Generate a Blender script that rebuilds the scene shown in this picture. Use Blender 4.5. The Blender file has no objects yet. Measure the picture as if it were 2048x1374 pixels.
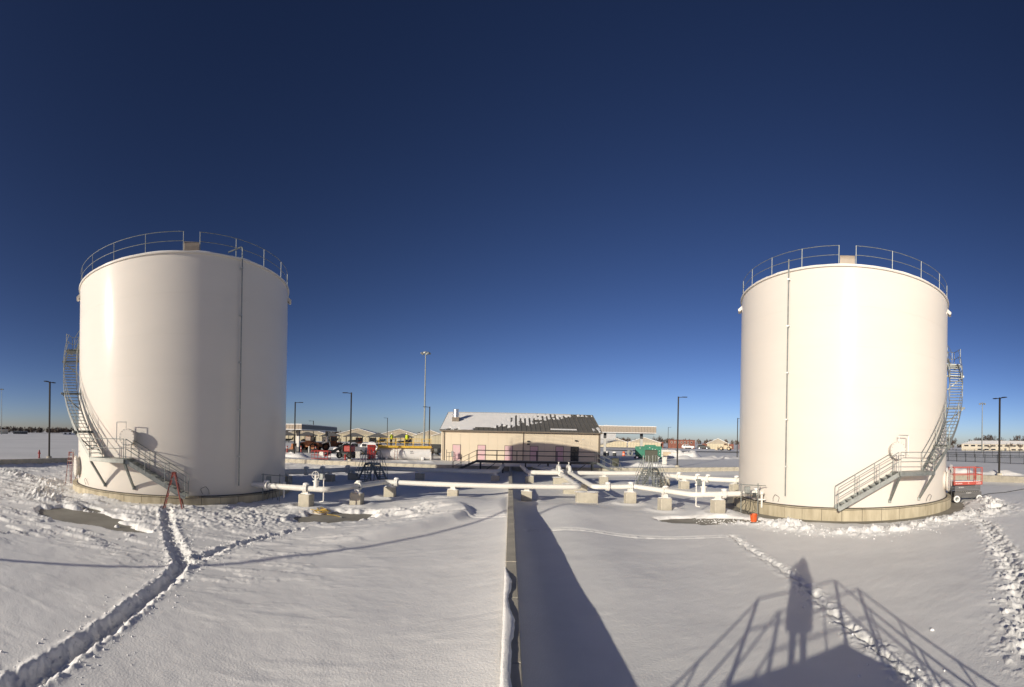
import bpy, math, random
import numpy as np
from mathutils import Vector, Matrix
random.seed(7)
R_ = math.radians
sc = bpy.context.scene
col = sc.collection

# ---------------------------------------------------------------- camera (a cylindrical phone panorama, 135 degrees wide)
EYE = 4.0
ROLL = 17/870.0
cd = bpy.data.cameras.new('camera')
cd.type = 'PANO'
cd.panorama_type = 'CENTRAL_CYLINDRICAL'
cd.central_cylindrical_range_u_min = -1024/870.0
cd.central_cylindrical_range_u_max = 1024/870.0
cd.central_cylindrical_range_v_min = -(1374-877)/870.0
cd.central_cylindrical_range_v_max = 877/870.0
cd.central_cylindrical_radius = 1.0
cd.clip_start = 0.02
cd.clip_end = 9000
cam = bpy.data.objects.new('camera', cd)
col.objects.link(cam)
_c, _s = math.cos(ROLL), math.sin(ROLL)
cam.matrix_world = Matrix(((_c, -_s, 0, 0), (0, 0, -1, 0), (_s, _c, 0, EYE), (0, 0, 0, 1)))
sc.camera = cam

# ---------------------------------------------------------------- sky, sun, exposure
SUN_EL, SUN_AZ = 15.0, 39.3          # shadows run 39 degrees to the right of straight ahead
w = bpy.data.worlds.new('World')
sc.world = w
w.use_nodes = True
nt = w.node_tree
bg = nt.nodes['Background']
sky = nt.nodes.new('ShaderNodeTexSky')
sky.sky_type = 'NISHITA'
sky.sun_disc = False
sky.sun_elevation = R_(SUN_EL)
sky.sun_rotation = R_(180+SUN_AZ)
sky.altitude = 300
sky.air_density = 0.6
sky.dust_density = 0.6
sky.ozone_density = 3.0
SKY_SCALE, SKY_GAMMA, SKY_STRENGTH = 0.60, 1.48, 0.060     # the phone's contrasty rendering of the clear winter sky
sm = nt.nodes.new('ShaderNodeVectorMath')
sm.operation = 'SCALE'
sm.inputs['Scale'].default_value = SKY_SCALE
gm_ = nt.nodes.new('ShaderNodeGamma')
gm_.inputs[1].default_value = SKY_GAMMA
nt.links.new(sky.outputs[0], sm.inputs[0])
nt.links.new(sm.outputs[0], gm_.inputs[0])
tn = nt.nodes.new('ShaderNodeVectorMath')
tn.operation = 'MULTIPLY'
tn.inputs[1].default_value = (1.46, 1.05, 0.95)
nt.links.new(gm_.outputs[0], tn.inputs[0])
nt.links.new(tn.outputs[0], bg.inputs[0])
bg.inputs[1].default_value = SKY_STRENGTH
sd = bpy.data.lights.new('sun', 'SUN')
sd.energy = 3.35
sd.angle = R_(0.53)
sd.color = (1.0, 0.92, 0.765)
sun = bpy.data.objects.new('sun', sd)
col.objects.link(sun)
_d = Vector((math.cos(R_(SUN_EL))*math.sin(R_(SUN_AZ)), math.cos(R_(SUN_EL))*math.cos(R_(SUN_AZ)), -math.sin(R_(SUN_EL))))
sun.rotation_euler = _d.to_track_quat('-Z', 'Y').to_euler()
sun.location = (-30, -40, 30)
vs = sc.view_settings
vs.view_transform = 'Standard'
vs.look = 'None'
vs.exposure = 0.45
vs.gamma = 1.0
vs.use_curve_mapping = False
sc.cycles.max_bounces = 6
sc.cycles.diffuse_bounces = 3
sc.cycles.glossy_bounces = 3
sc.cycles.use_denoising = True

# ---------------------------------------------------------------- materials
def mat(name, c, rough=0.6, metal=0.0, nscale=3.0, namt=0.12, bump=0.0, bscale=30.0, c2=None, spec=0.5, coat=0.0, bdist=0.02, stretch=None):
    m = bpy.data.materials.new(name)
    m.use_nodes = True
    t = m.node_tree
    b = t.nodes['Principled BSDF']
    b.inputs['Roughness'].default_value = rough
    b.inputs['Metallic'].default_value = metal
    b.inputs['Specular IOR Level'].default_value = spec
    b.inputs['Coat Weight'].default_value = coat
    b.inputs['Coat Roughness'].default_value = 0.13
    tc = t.nodes.new('ShaderNodeTexCoord')
    src = tc.outputs['Object']
    if stretch:
        mp = t.nodes.new('ShaderNodeMapping')
        mp.inputs['Scale'].default_value = stretch
        t.links.new(src, mp.inputs[0])
        src = mp.outputs[0]
    n = t.nodes.new('ShaderNodeTexNoise')
    n.inputs['Scale'].default_value = nscale
    n.inputs['Detail'].default_value = 5
    n.inputs['Roughness'].default_value = 0.6
    t.links.new(src, n.inputs['Vector'])
    mx = t.nodes.new('ShaderNodeMix')
    mx.data_type = 'RGBA'
    if c2 is None:
        c2 = tuple(max(0, x*(1-2*namt)) for x in c)
    mx.inputs[6].default_value = (*c, 1)
    mx.inputs[7].default_value = (*c2, 1)
    rp = t.nodes.new('ShaderNodeMapRange')
    rp.inputs[1].default_value = 0.38
    rp.inputs[2].default_value = 0.72
    t.links.new(n.outputs[0], rp.inputs[0])
    t.links.new(rp.outputs[0], mx.inputs[0])
    t.links.new(mx.outputs[2], b.inputs['Base Color'])
    if bump > 0:
        n2 = t.nodes.new('ShaderNodeTexNoise')
        n2.inputs['Scale'].default_value = bscale
        n2.inputs['Detail'].default_value = 4
        t.links.new(src, n2.inputs['Vector'])
        bm = t.nodes.new('ShaderNodeBump')
        bm.inputs['Strength'].default_value = bump
        bm.inputs['Distance'].default_value = bdist
        t.links.new(n2.outputs[0], bm.inputs['Height'])
        t.links.new(bm.outputs[0], b.inputs['Normal'])
    return m

M = {}
M['snow'] = mat('snow', (0.88, 0.87, 0.845), 0.55, 0, 0.9, 0.03, 0.28, 26, spec=0.25, bdist=0.03)
M['snow_far'] = mat('snow_far', (0.85, 0.845, 0.825), 0.6, 0, 0.06, 0.07, 0.5, 1.6, spec=0.2, bdist=0.12)
M['concrete'] = mat('concrete', (0.50, 0.46, 0.37), 0.85, 0, 1.6, 0.16, 0.25, 22, c2=(0.36, 0.33, 0.265))
M['slab'] = mat('slab', (0.33, 0.31, 0.26), 0.75, 0, 0.7, 0.2, 0.2, 30, c2=(0.22, 0.205, 0.17))
M['ringwall'] = mat('ringwall', (0.52, 0.46, 0.33), 0.85, 0, 2.2, 0.2, 0.25, 18, c2=(0.33, 0.28, 0.19), stretch=(1, 1, 0.22))
M['tank_paint'] = mat('tank_paint', (0.69, 0.65, 0.59), 0.42, 0, 0.5, 0.02, 0.09, 2.4, coat=0.28, spec=0.05, bdist=0.006, stretch=(0.3, 0.3, 1.0))
M['pipe_paint'] = mat('pipe_paint', (0.78, 0.76, 0.70), 0.35, 0, 1.0, 0.04)
M['galv'] = mat('galvanised', (0.30, 0.32, 0.305), 0.5, 0.55, 5, 0.15)
M['galv_light'] = mat('galvanised_light', (0.56, 0.57, 0.55), 0.45, 0.6, 5, 0.12)
M['bright_steel'] = mat('bright_steel', (0.72, 0.73, 0.74), 0.3, 0.9, 4, 0.08)
M['dark_steel'] = mat('dark_steel', (0.055, 0.06, 0.06), 0.55, 0.3, 6, 0.2)
M['bronze'] = mat('bronze_paint', (0.034, 0.03, 0.026), 0.65, 0.0, 5, 0.15, spec=0.2)
M['rubber'] = mat('rubber', (0.02, 0.02, 0.02), 0.9, 0, 8, 0.2)
M['red'] = mat('red_paint', (0.36, 0.032, 0.024), 0.45, 0, 4, 0.18)
M['red_ladder'] = mat('red_fibreglass', (0.23, 0.042, 0.03), 0.5, 0, 4, 0.15)
M['red_faded'] = mat('faded_red_paint', (0.42, 0.06, 0.04), 0.5, 0, 4, 0.15)
M['pale_wall'] = mat('pale_wall', (0.52, 0.475, 0.38), 0.8, 0, 0.3, 0.06)
M['orange'] = mat('orange_plastic', (0.80, 0.13, 0.03), 0.5, 0, 6, 0.12)
M['rust'] = mat('orange_machine_paint', (0.42, 0.16, 0.06), 0.7, 0, 2.5, 0.3, c2=(0.12, 0.05, 0.025))
M['yellow'] = mat('yellow_paint', (0.78, 0.50, 0.07), 0.5, 0, 3, 0.12)
M['cream_wall'] = mat('cream_panel', (0.66, 0.57, 0.43), 0.5, 0, 0.4, 0.04)
M['trim'] = mat('brown_trim', (0.20, 0.165, 0.125), 0.5, 0, 3, 0.1)
M['roof'] = mat('bronze_roof', (0.19, 0.18, 0.155), 0.42, 0.2, 1.2, 0.12)
M['pink'] = mat('pink_door', (0.62, 0.39, 0.42), 0.6, 0, 2.2, 0.1, c2=(0.55, 0.44, 0.42))
M['glass'] = mat('dark_glass', (0.02, 0.025, 0.03), 0.08, 0, 2, 0.2, spec=0.8)
M['green'] = mat('green_paint', (0.015, 0.20, 0.12), 0.5, 0, 2, 0.15)
M['olive'] = mat('olive_paint', (0.065, 0.068, 0.045), 0.6, 0, 3, 0.15)
M['white'] = mat('white_paint', (0.80, 0.79, 0.77), 0.35, 0, 3, 0.05)
M['offwhite'] = mat('offwhite', (0.62, 0.60, 0.55), 0.6, 0, 3, 0.1)
M['tan_board'] = mat('tan_board', (0.62, 0.50, 0.34), 0.7, 0, 3, 0.12)
M['brick'] = mat('brick', (0.23, 0.09, 0.062), 0.85, 0, 1.2, 0.18)
M['fascia'] = mat('ribbed_fascia', (0.36, 0.30, 0.235), 0.5, 0, 2, 0.1)
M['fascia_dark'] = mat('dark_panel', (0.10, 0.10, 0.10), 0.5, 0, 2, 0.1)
M['hangar_wall'] = mat('hangar_wall', (0.50, 0.445, 0.31), 0.6, 0, 0.6, 0.08)
M['hangar_gable'] = mat('hangar_gable', (0.36, 0.32, 0.25), 0.7, 0, 0.5, 0.08)
M['asphalt'] = mat('asphalt', (0.11, 0.11, 0.105), 0.85, 0, 0.25, 0.25, c2=(0.26, 0.26, 0.26))
M['bark'] = mat('bark', (0.105, 0.075, 0.055), 0.9, 0, 4, 0.2)
M['twig'] = mat('twig', (0.13, 0.10, 0.08), 0.9, 0, 2, 0.2)
M['grey_metal'] = mat('aircraft_grey', (0.50, 0.50, 0.49), 0.4, 0.1, 0.6, 0.06)
M['hivis'] = mat('hivis_cloth', (0.62, 0.75, 0.05), 0.8, 0, 6, 0.1)
M['dark_cloth'] = mat('dark_cloth', (0.05, 0.042, 0.038), 0.9, 0, 6, 0.2)
M['skin'] = mat('skin', (0.48, 0.30, 0.22), 0.6, 0, 5, 0.08)
M['yellow_hose'] = mat('yellow_hose', (0.65, 0.42, 0.05), 0.5, 0, 8, 0.15)
M['seal'] = mat('tar_seal', (0.06, 0.055, 0.05), 0.8, 0, 5, 0.2)
M['print_grey'] = mat('print_grey', (0.35, 0.34, 0.33), 0.6, 0, 5, 0.1)
M['far_field'] = mat('far_field', (0.30, 0.27, 0.22), 0.9, 0, 0.02, 0.15)

# ---------------------------------------------------------------- mesh helpers
class MB:
    def __init__(self):
        self.v, self.f = [], []
    def add(self, vs_, fs_):
        o = len(self.v)
        self.v += [tuple(x) for x in vs_]
        self.f += [tuple(i+o for i in f) for f in fs_]
        return self
    def box(self, cx, cy, cz, sx, sy, sz, rz=0.0):
        c, s = math.cos(rz), math.sin(rz)
        vv = []
        for z in (-1, 1):
            for x, y in ((-1, -1), (1, -1), (1, 1), (-1, 1)):
                X, Y = x*sx/2, y*sy/2
                vv.append((cx+X*c-Y*s, cy+X*s+Y*c, cz+z*sz/2))
        return self.add(vv, [(3, 2, 1, 0), (4, 5, 6, 7), (0, 1, 5, 4), (1, 2, 6, 5), (2, 3, 7, 6), (3, 0, 4, 7)])
    def cbox(self, cx, cy, cz, sx, sy, sz, b=0.02, rz=0.0):
        c, s = math.cos(rz), math.sin(rz)
        vv, idx = [], {}
        for x in (-1, 1):
            for y in (-1, 1):
                for z in (-1, 1):
                    for k in range(3):
                        p = [x*sx/2, y*sy/2, z*sz/2]
                        for j in range(3):
                            if j != k:
                                p[j] -= (x, y, z)[j]*b
                        idx[(x, y, z, k)] = len(vv)
                        vv.append((cx+p[0]*c-p[1]*s, cy+p[0]*s+p[1]*c, cz+p[2]))
        ff = []
        for k in range(3):
            a, d = [j for j in range(3) if j != k]
            for sg in (-1, 1):
                q = []
                for u, t in ((-1, -1), (1, -1), (1, 1), (-1, 1)):
                    key = [0, 0, 0]
                    key[k], key[a], key[d] = sg, u, t
                    q.append(idx[(*key, k)])
                flip = (sg < 0) != (k == 1)
                ff.append(tuple(q[::-1]) if flip else tuple(q))
        for k in range(3):
            a, d = [j for j in range(3) if j != k]
            for u in (-1, 1):
                for t in (-1, 1):
                    k0, k1 = [0]*3, [0]*3
                    k0[a], k0[d], k0[k] = u, t, -1
                    k1[a], k1[d], k1[k] = u, t, 1
                    ff.append((idx[(*k0, a)], idx[(*k1, a)], idx[(*k1, d)], idx[(*k0, d)]))
        for x in (-1, 1):
            for y in (-1, 1):
                for z in (-1, 1):
                    ff.append((idx[(x, y, z, 0)], idx[(x, y, z, 1)], idx[(x, y, z, 2)]))
        return self.add(vv, ff)
    def beam(self, p, q, w_, h, up=(0, 0, 1)):
        p, q = Vector(p), Vector(q)
        d = (q-p).normalized()
        u = Vector(up)
        if abs(d.dot(u)) > 0.98:
            u = Vector((0, 1, 0))
        s = d.cross(u).normalized()
        u = s.cross(d)
        vv = []
        for b in (p, q):
            for a, e in ((-1, -1), (1, -1), (1, 1), (-1, 1)):
                vv.append(b+s*(a*w_/2)+u*(e*h/2))
        return self.add(vv, [(3, 2, 1, 0), (4, 5, 6, 7), (0, 1, 5, 4), (1, 2, 6, 5), (2, 3, 7, 6), (3, 0, 4, 7)])
    def tube(self, pts, r, n=8, caps=True):
        pts = [Vector(p) for p in pts]
        rs = r if isinstance(r, (list, tuple)) else [r]*len(pts)
        d0 = (pts[1]-pts[0]).normalized()
        u = Vector((0, 0, 1)) if abs(d0.z) < 0.9 else Vector((0, 1, 0))
        s = d0.cross(u).normalized()
        o = len(self.v)
        for i, p in enumerate(pts):
            a = pts[max(0, i-1)]
            b = pts[min(len(pts)-1, i+1)]
            d = (b-a).normalized()
            s = (s-d*s.dot(d)).normalized()
            t = d.cross(s)
            for k in range(n):
                an = 2*math.pi*k/n
                self.v.append(tuple(p+(s*math.cos(an)+t*math.sin(an))*rs[i]))
        for i in range(len(pts)-1):
            for k in range(n):
                k2 = (k+1) % n
                self.f.append((o+i*n+k, o+i*n+k2, o+(i+1)*n+k2, o+(i+1)*n+k))
        if caps:
            self.f.append(tuple(o+k for k in range(n))[::-1])
            self.f.append(tuple(o+(len(pts)-1)*n+k for k in range(n)))
        return self
    def cyl(self, p, q, r, n=12):
        return self.tube([p, q], r, n)
    def lathe(self, prof, n=32, c=(0, 0, 0), a0=0.0, a1=2*math.pi, cap=False):
        o = len(self.v)
        full = abs(a1-a0-2*math.pi) < 1e-6
        m = n if full else n+1
        for r, z in prof:
            for k in range(m):
                an = a0+(a1-a0)*k/n
                self.v.append((c[0]+r*math.cos(an), c[1]+r*math.sin(an), c[2]+z))
        for i in range(len(prof)-1):
            for k in range(n):
                k2 = (k+1) % m
                self.f.append((o+i*m+k, o+i*m+k2, o+(i+1)*m+k2, o+(i+1)*m+k))
        if cap and full:
            self.f.append(tuple(o+k for k in range(m))[::-1])
            self.f.append(tuple(o+(len(prof)-1)*m+k for k in range(m)))
        return self
    def prism(self, poly, y0, y1):
        """polygon in the XZ plane, extruded along Y"""
        n = len(poly)
        vv = [(x, y0, z) for x, z in poly]+[(x, y1, z) for x, z in poly]
        ff = [tuple(range(n)), tuple(range(2*n-1, n-1, -1))]
        for i in range(n):
            j = (i+1) % n
            ff.append((j, i, n+i, n+j))
        return self.add(vv, ff)
    def sweep(self, secs):
        n = len(secs[0])
        o = len(self.v)
        for s in secs:
            self.v += [tuple(p) for p in s]
        for i in range(len(secs)-1):
            for k in range(n):
                k2 = (k+1) % n
                self.f.append((o+i*n+k, o+i*n+k2, o+(i+1)*n+k2, o+(i+1)*n+k))
        self.f.append(tuple(o+k for k in range(n))[::-1])
        self.f.append(tuple(o+(len(secs)-1)*n+k for k in range(n)))
        return self
    def ball(self, c, r, n=12, sz=1.0):
        return self.lathe([(max(1e-4, r*math.sin(math.pi*i/n)), -r*sz*math.cos(math.pi*i/n)) for i in range(n+1)], n*2, c)
    def mesh(self, name, m, smooth=True):
        me = bpy.data.meshes.new(name)
        me.from_pydata(self.v, [], self.f)
        me.materials.append(M[m] if isinstance(m, str) else m)
        if smooth:
            me.shade_smooth()
            me.set_sharp_from_angle(angle=R_(34))
        me.update()
        return me
    def build(self, name, m, parent=None, loc=(0, 0, 0), rz=0.0, smooth=True):
        return put(name, self.mesh(name, m, smooth), parent, loc, rz)

def put(name, me, parent=None, loc=(0, 0, 0), rz=0.0):
    o = bpy.data.objects.new(name, me)
    col.objects.link(o)
    o.parent = parent
    o.location = loc
    o.rotation_euler = (0, 0, rz)
    return o

def tag(o, label, cat, group=None, kind=None):
    o['label'] = label
    o['category'] = cat
    if group:
        o['group'] = group
    if kind:
        o['kind'] = kind
    return o

def thing(name, label, cat, loc=(0, 0, 0), rz=0.0, group=None):
    o = bpy.data.objects.new(name, None)
    o.empty_display_size = 0.2
    col.objects.link(o)
    o.location = loc
    o.rotation_euler = (0, 0, rz)
    return tag(o, label, cat, group)

def struct(o):
    o['kind'] = 'structure'
    return o

def kids(o):
    return [c for c in bpy.data.objects if c.parent == o]

def copy_tree(o, parent=None, **kw):
    c = o.copy()
    col.objects.link(c)
    c.parent = parent
    for ch in kids(o):
        copy_tree(ch, c)
    if 'loc' in kw:
        c.location = kw['loc']
    if 'rz' in kw:
        c.rotation_euler = (0, 0, kw['rz'])
    if 'label' in kw:
        c['label'] = kw['label']
    return c

def bend(pts, rad, seg=6):
    """a polyline with its corners rounded"""
    pts = [Vector(p) for p in pts]
    out = [pts[0]]
    for i in range(1, len(pts)-1):
        a, b, c = pts[i-1], pts[i], pts[i+1]
        d1, d2 = (a-b).normalized(), (c-b).normalized()
        ang = d1.angle(d2)
        t = min(rad/max(1e-3, math.tan(ang/2)), (a-b).length*0.45, (c-b).length*0.45)
        p, q = b+d1*t, b+d2*t
        for k in range(seg+1):
            u = k/seg
            out.append(p*(1-u)**2+b*2*u*(1-u)+q*u*u)
    out.append(pts[-1])
    return out

def handrail(path, heights=(1.05, 0.55), r=0.021, posts=None, up=(0, 0, 1)):
    m = MB()
    path = [Vector(p) for p in path]
    for h in heights:
        m.tube([p+Vector((0, 0, h)) for p in path], r, 6)
    for i in (posts if posts is not None else range(len(path))):
        m.tube([path[i]-Vector((0, 0, 0.1)), path[i]+Vector((0, 0, heights[0]))], r, 6)
    return m

def flight(parent, top, bot, width, n, mats, rails=(True, True), posts=3, tread_d=0.26, rail_h=1.05):
    """a straight open stair: two stringers, single treads, a handrail on each side"""
    top, bot = Vector(top), Vector(bot)
    d = bot-top
    h = Vector((d.x, d.y, 0))
    dirn = h.normalized()
    s = Vector((-dirn.y, dirn.x, 0))
    for e in (-1, 1):
        a = top+s*(e*width/2)
        b = bot+s*(e*width/2)
        MB().beam(a-Vector((0, 0, 0.12)), b-Vector((0, 0, 0.05)), 0.03, 0.22).build('stringer', mats[0], parent)
    tm = MB().cbox(0, 0, 0, tread_d, width-0.04, 0.035, 0.006).mesh('tread', mats[1], False)
    for k in range(n):
        u = (k+1)/(n+1)
        p = top+d*u
        put('tread', tm, parent, p, math.atan2(dirn.y, dirn.x))
    for e, on in ((-1, rails[0]), (1, rails[1])):
        if on:
            off = s*(e*(width/2+0.01))
            path = [top+d*(k/(posts-1))+off for k in range(posts)]
            handrail(path, (rail_h, rail_h*0.52)).build('handrail', mats[2], parent)

# ---------------------------------------------------------------- noise
def _hash(ix, iy, seed):
    n = (ix.astype(np.int64)*374761393 + iy.astype(np.int64)*668265263 + seed*974634) & 0x7fffffff
    n = ((n ^ (n >> 13))*1274126177) & 0x7fffffff
    n = n ^ (n >> 16)
    return (n & 0xffff)/65535.0
def vnoise(x, y, seed=0):
    ix, iy = np.floor(x), np.floor(y)
    fx, fy = x-ix, y-iy
    fx = fx*fx*fx*(fx*(fx*6-15)+10)
    fy = fy*fy*fy*(fy*(fy*6-15)+10)
    a, b = _hash(ix, iy, seed), _hash(ix+1, iy, seed)
    c, d = _hash(ix, iy+1, seed), _hash(ix+1, iy+1, seed)
    return (a*(1-fx)+b*fx)*(1-fy)+(c*(1-fx)+d*fx)*fy
def fbm(x, y, seed=0, oct_=4, gain=0.5):
    t, amp, tot = 0, 1.0, 0
    for i in range(oct_):
        xr, yr = x*0.8-y*0.6, x*0.6+y*0.8
        t = t+amp*vnoise(xr, yr, seed+i*17)
        tot += amp
        amp *= gain
        x, y = xr*2.03+5.1, yr*2.03+3.7
    return t/tot-0.5
def sst(a, b, x):
    t = np.clip((x-a)/(b-a), 0, 1)
    return t*t*(3-2*t)
def pline(x, y, pts):
    """distance to a polyline, arc length along it, and the side"""
    best = np.full(x.shape, 1e9)
    arc = np.zeros(x.shape)
    side = np.zeros(x.shape)
    s0 = 0.0
    for (ax, ay), (bx, by) in zip(pts[:-1], pts[1:]):
        dx, dy = bx-ax, by-ay
        L = math.hypot(dx, dy)
        t = np.clip(((x-ax)*dx+(y-ay)*dy)/(L*L), 0, 1)
        d = np.hypot(x-ax-t*dx, y-ay-t*dy)
        sd_ = (x-ax)*dy-(y-ay)*dx
        m = d < best
        best = np.where(m, d, best)
        arc = np.where(m, s0+t*L, arc)
        side = np.where(m, np.sign(sd_), side)
        s0 += L
    return best, arc, side

# ---------------------------------------------------------------- the setting: snow, slab, outer ground
XL, XR, YN, YF = -43.0, 41.0, -9.0, 48.0     # inside faces of the dike
WZ = 0.9                                    # dike top and outer ground
TANK_R, RING_R = 7.1, 7.45
TL, TR = (-20.7, 21.85), (20.75, 21.8)
def wall_x(y):
    return 0.08-0.004*y

TRENCH = [(-5.5, 2.2), (-5.93, 3.17), (-6.28, 4.04), (-6.9, 5.52), (-7.48, 6.88), (-8.09, 8.25), (-8.79, 9.38)]
TRENCH2 = [(-8.7, 9.3), (-9.56, 10.07), (-11.06, 11.24), (-13.31, 13.21), (-15.6, 15.4)]
BRANCH = [(-8.63, 9.21), (-8.75, 10.12), (-8.87, 11.53), (-8.69, 13.4), (-8.2, 15.61)]
PATH_R = [(8.85, 15.79), (8.34, 13.56), (8.02, 11.22), (7.51, 9.3), (7.11, 8.21), (6.67, 7.02), (6.38, 5.98), (6.12, 5.11), (5.84, 4.33), (5.6, 3.4)]
PATH_FR = [(19.9, 10.8), (19.2, 10.0), (15.4, 7.4), (13.1, 5.85), (11.0, 4.6), (9.2, 3.65), (7.75, 2.95)]
RIDGE_L = [(-7.4, 18.6), (-6.46, 18.59), (-4.16, 18.68), (-2.01, 19.24), (-0.21, 18.19)]
RIDGE_R = [(0.83, 18.08), (2.27, 17.91), (4.58, 16.94), (7.07, 16.11), (8.94, 15.74)]
BERM_R = [(9.9, 19.9), (10.7, 19.0), (11.75, 17.2), (12.35, 14.9), (13.7, 13.3), (16.04, 12.5), (19.55, 12.3), (22.4, 11.6), (25.5, 12.5), (27.5, 14.2)]
RUB_L = [(-38, 16.6), (-31.64, 15.82), (-28.6, 16.2), (-26.7, 14.8), (-24.0, 12.6), (-21.5, 12.0)]
PATCHES = [((-16.9, 11.0), (3.1, 1.45), 0.14), ((-13.6, 11.0), (1.2, 0.5), 0.3), ((-8.0, 19.2), (2.3, 1.7), 0.9), ((9.5, 19.6), (2.7, 1.2), -0.35), ((-18.2, 12.6), (0.9, 0.3), 0.0), ((24.6, 12.0), (1.6, 0.5), 0.2), ((11.5, 18.4), (1.15, 1.0), -0.6)]
PIERS_F = [(-10.5, 20.65), (-8.35, 22.6), (-7.45, 26.1), (-3.5, 26.1), (0.95, 26.3), (7.25, 25.8), (8.45, 22.9), (11.0, 21.35)]

def snow_height(x, y):
    z = 0.13+0.13*fbm(x/11, y/11, 3, 3)+0.05*fbm(x/3.1, y/2.3, 9, 3)+0.012*fbm(x/0.5, y/0.5, 21, 3)
    xw = wall_x(y)
    z += np.where(x < xw, 0.034*np.clip(x+9.0, 0, 9.0)*sst(30, 20, y), 0)+0.007*fbm(x/0.4, y/0.16, 71, 3)
    dl = np.clip(xw-0.13-x, 0, None)
    dr = np.clip(x-xw-0.13, 0, None)
    along = np.clip(0.55+0.9*fbm(y/6.0, y*0+2, 31, 2), 0.25, 0.95)
    z += np.where(x < xw, (0.27*np.exp(-(dl/0.9)**1.2)+0.08*np.exp(-(dl/3.0)**2))*(0.75+0.4*along)*sst(46, 36, y), 0)
    z += np.where(x > xw, 0.10*np.exp(-(dr/0.45)**2)+0.14*np.exp(-((dr-2.6)/1.4)**2)*sst(6, 14, y)*sst(30, 20, y), 0)
    # the drift that swells towards the front pipe
    z += 0.42*np.exp(-((x+3.1)/2.4)**2-((y-22.6)/3.0)**2)+0.30*np.exp(-((x-3.4)/2.6)**2-((y-22.2)/2.6)**2)
    # a wind-cut lip with its lee on the far side
    lip = [(-6.4, 12.6), (-5.2, 14.6), (-3.6, 16.6), (-2.5, 18.2), (-2.05, 19.3), (-2.3, 20.6), (-2.9, 22.0)]
    d, a, s = pline(x, y, lip)
    amp = sst(0, 4.0, a)*sst(11.2, 8.0, a)
    z += amp*np.where(s < 0, 0.30*np.exp(-(d/1.5)**1.5), 0.30*np.exp(-(d/0.30)**2))
    # sastrugi, blown from the left
    u, v_ = x*0.93+y*0.36, -x*0.36+y*0.93
    s1 = fbm(u/1.5, v_/0.42, 51, 4, 0.55)
    msk = sst(-2.5, -7, x)*sst(6.5, 9.5, y)*sst(24, 18, y)*(0.35+0.65*sst(-10, -14, x))
    msk = np.maximum(msk, 0.8*sst(-13, -15, x)*sst(3, 7, y))
    msk2 = np.exp(-((x+4.9)/2.4)**2-((y-20.3)/2.2)**2)
    step = np.maximum(sst(0.02, 0.09, s1)*0.6, 0)+sst(0.14, 0.18, s1)*0.4
    z += (msk*0.11+msk2*0.16)*(step-0.25)
    z += 0.012*sst(1, -3, x)*(sst(0.05, 0.20, fbm(u/2.6, v_/0.8, 77, 4))-0.3)
    # paths
    crumb = fbm(x/0.16, y/0.16, 5, 3)
    for pts, wd, dep, rim, rough in ((TRENCH, 0.215, 0.18, 0.03, 0.25), (TRENCH2, 0.26, 0.13, 0.04, 0.7), (BRANCH, 0.19, 0.10, 0.03, 0.7)):
        d, a, s = pline(x, y, pts)
        d = d+0.10*fbm(a/0.5, s*3.0, 61, 3)+0.07*crumb
        foot = 0.5+0.5*np.cos(a*2*math.pi/0.62+s*1.57)
        z += -dep*sst(wd*1.45, wd*0.2, d)*(1-rough*foot*0.8)
        z += rim*np.exp(-((d-wd*1.35)/0.13)**2)*(0.5+1.8*np.clip(crumb+0.1, 0, None))
        z += 0.08*sst(wd*2.2, wd*1.0, d)*crumb
    for pts, wd, dep, rim in ((PATH_R, 0.13, 0.10, 0.03), (PATH_FR, 0.26, 0.09, 0.04)):
        d, a, s = pline(x, y, pts)
        foot = sst(-0.2, 0.6, np.cos(a*2*math.pi/0.72+s*1.2))
        d2 = d+0.22*crumb
        z += -dep*sst(wd*1.3, wd*0.5, d2)*(0.35+0.65*foot)
        z += rim*np.exp(-((d-wd*1.6)/0.16)**2)*np.clip(0.3+3.2*crumb, 0, None)
        if pts is PATH_FR:
            z += 0.08*crumb*sst(0.7, 0.15, d)+0.04*fbm(x/0.45, y/0.45, 44, 2)*sst(0.8, 0.3, d)
            z += 0.022*sst(0.05, 0.2, crumb)*sst(1.3, 0.5, d)
    for pts in (RIDGE_L, RIDGE_R):
        d, a, s = pline(x, y, pts)
        d = d+0.10*crumb
        z += 0.05*np.exp(-(d/0.065)**2)*np.clip(0.35+3.0*crumb, 0, None)-0.035*np.exp(-((d-0.16)/0.09)**2)
    # shovelled heaps
    chunk = np.clip(fbm(x/0.34, y/0.34, 83, 4, 0.62)+0.08, 0, None)
    d, a, s = pline(x, y, BERM_R)
    wv = 0.9+0.5*fbm(a/1.7, a*0, 12, 2)
    heap = np.exp(-(d/(0.75*wv))**2)
    z += heap*(0.10+0.7*chunk)+0.34*np.exp(-((x-10.1)/0.75)**2-((y-19.3)/0.6)**2)+0.26*np.exp(-((x-12.4)/0.8)**2-((y-16.5)/0.6)**2)
    far_r = np.exp(-((x-24.5)/2.6)**2-((y-11.3)/1.6)**2)+np.exp(-((x-26.5)/1.8)**2-((y-14.0)/0.9)**2)
    z += far_r*(0.02+0.32*chunk)
    d, a, s = pline(x, y, RUB_L)
    z += np.exp(-(d/1.1)**2)*(0.04+0.8*chunk)
    # trampled ground by the ladder tank
    tr = np.exp(-((x+11.3)/2.2)**2-((y-16.6)/2.2)**2)+0.7*np.exp(-((x+15.2)/1.8)**2-((y-14.2)/1.2)**2)
    pit = sst(0.10, 0.24, fbm(x/0.55, y/0.4, 97, 3))
    z += np.clip(tr, 0, 1)*(-0.10*pit+0.16*crumb)
    z = np.maximum(z, 0.02+0.02*crumb)
    # swept bare in the lee and by shovel
    edge = fbm(x/0.8, y/0.5, 41, 4)
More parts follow.
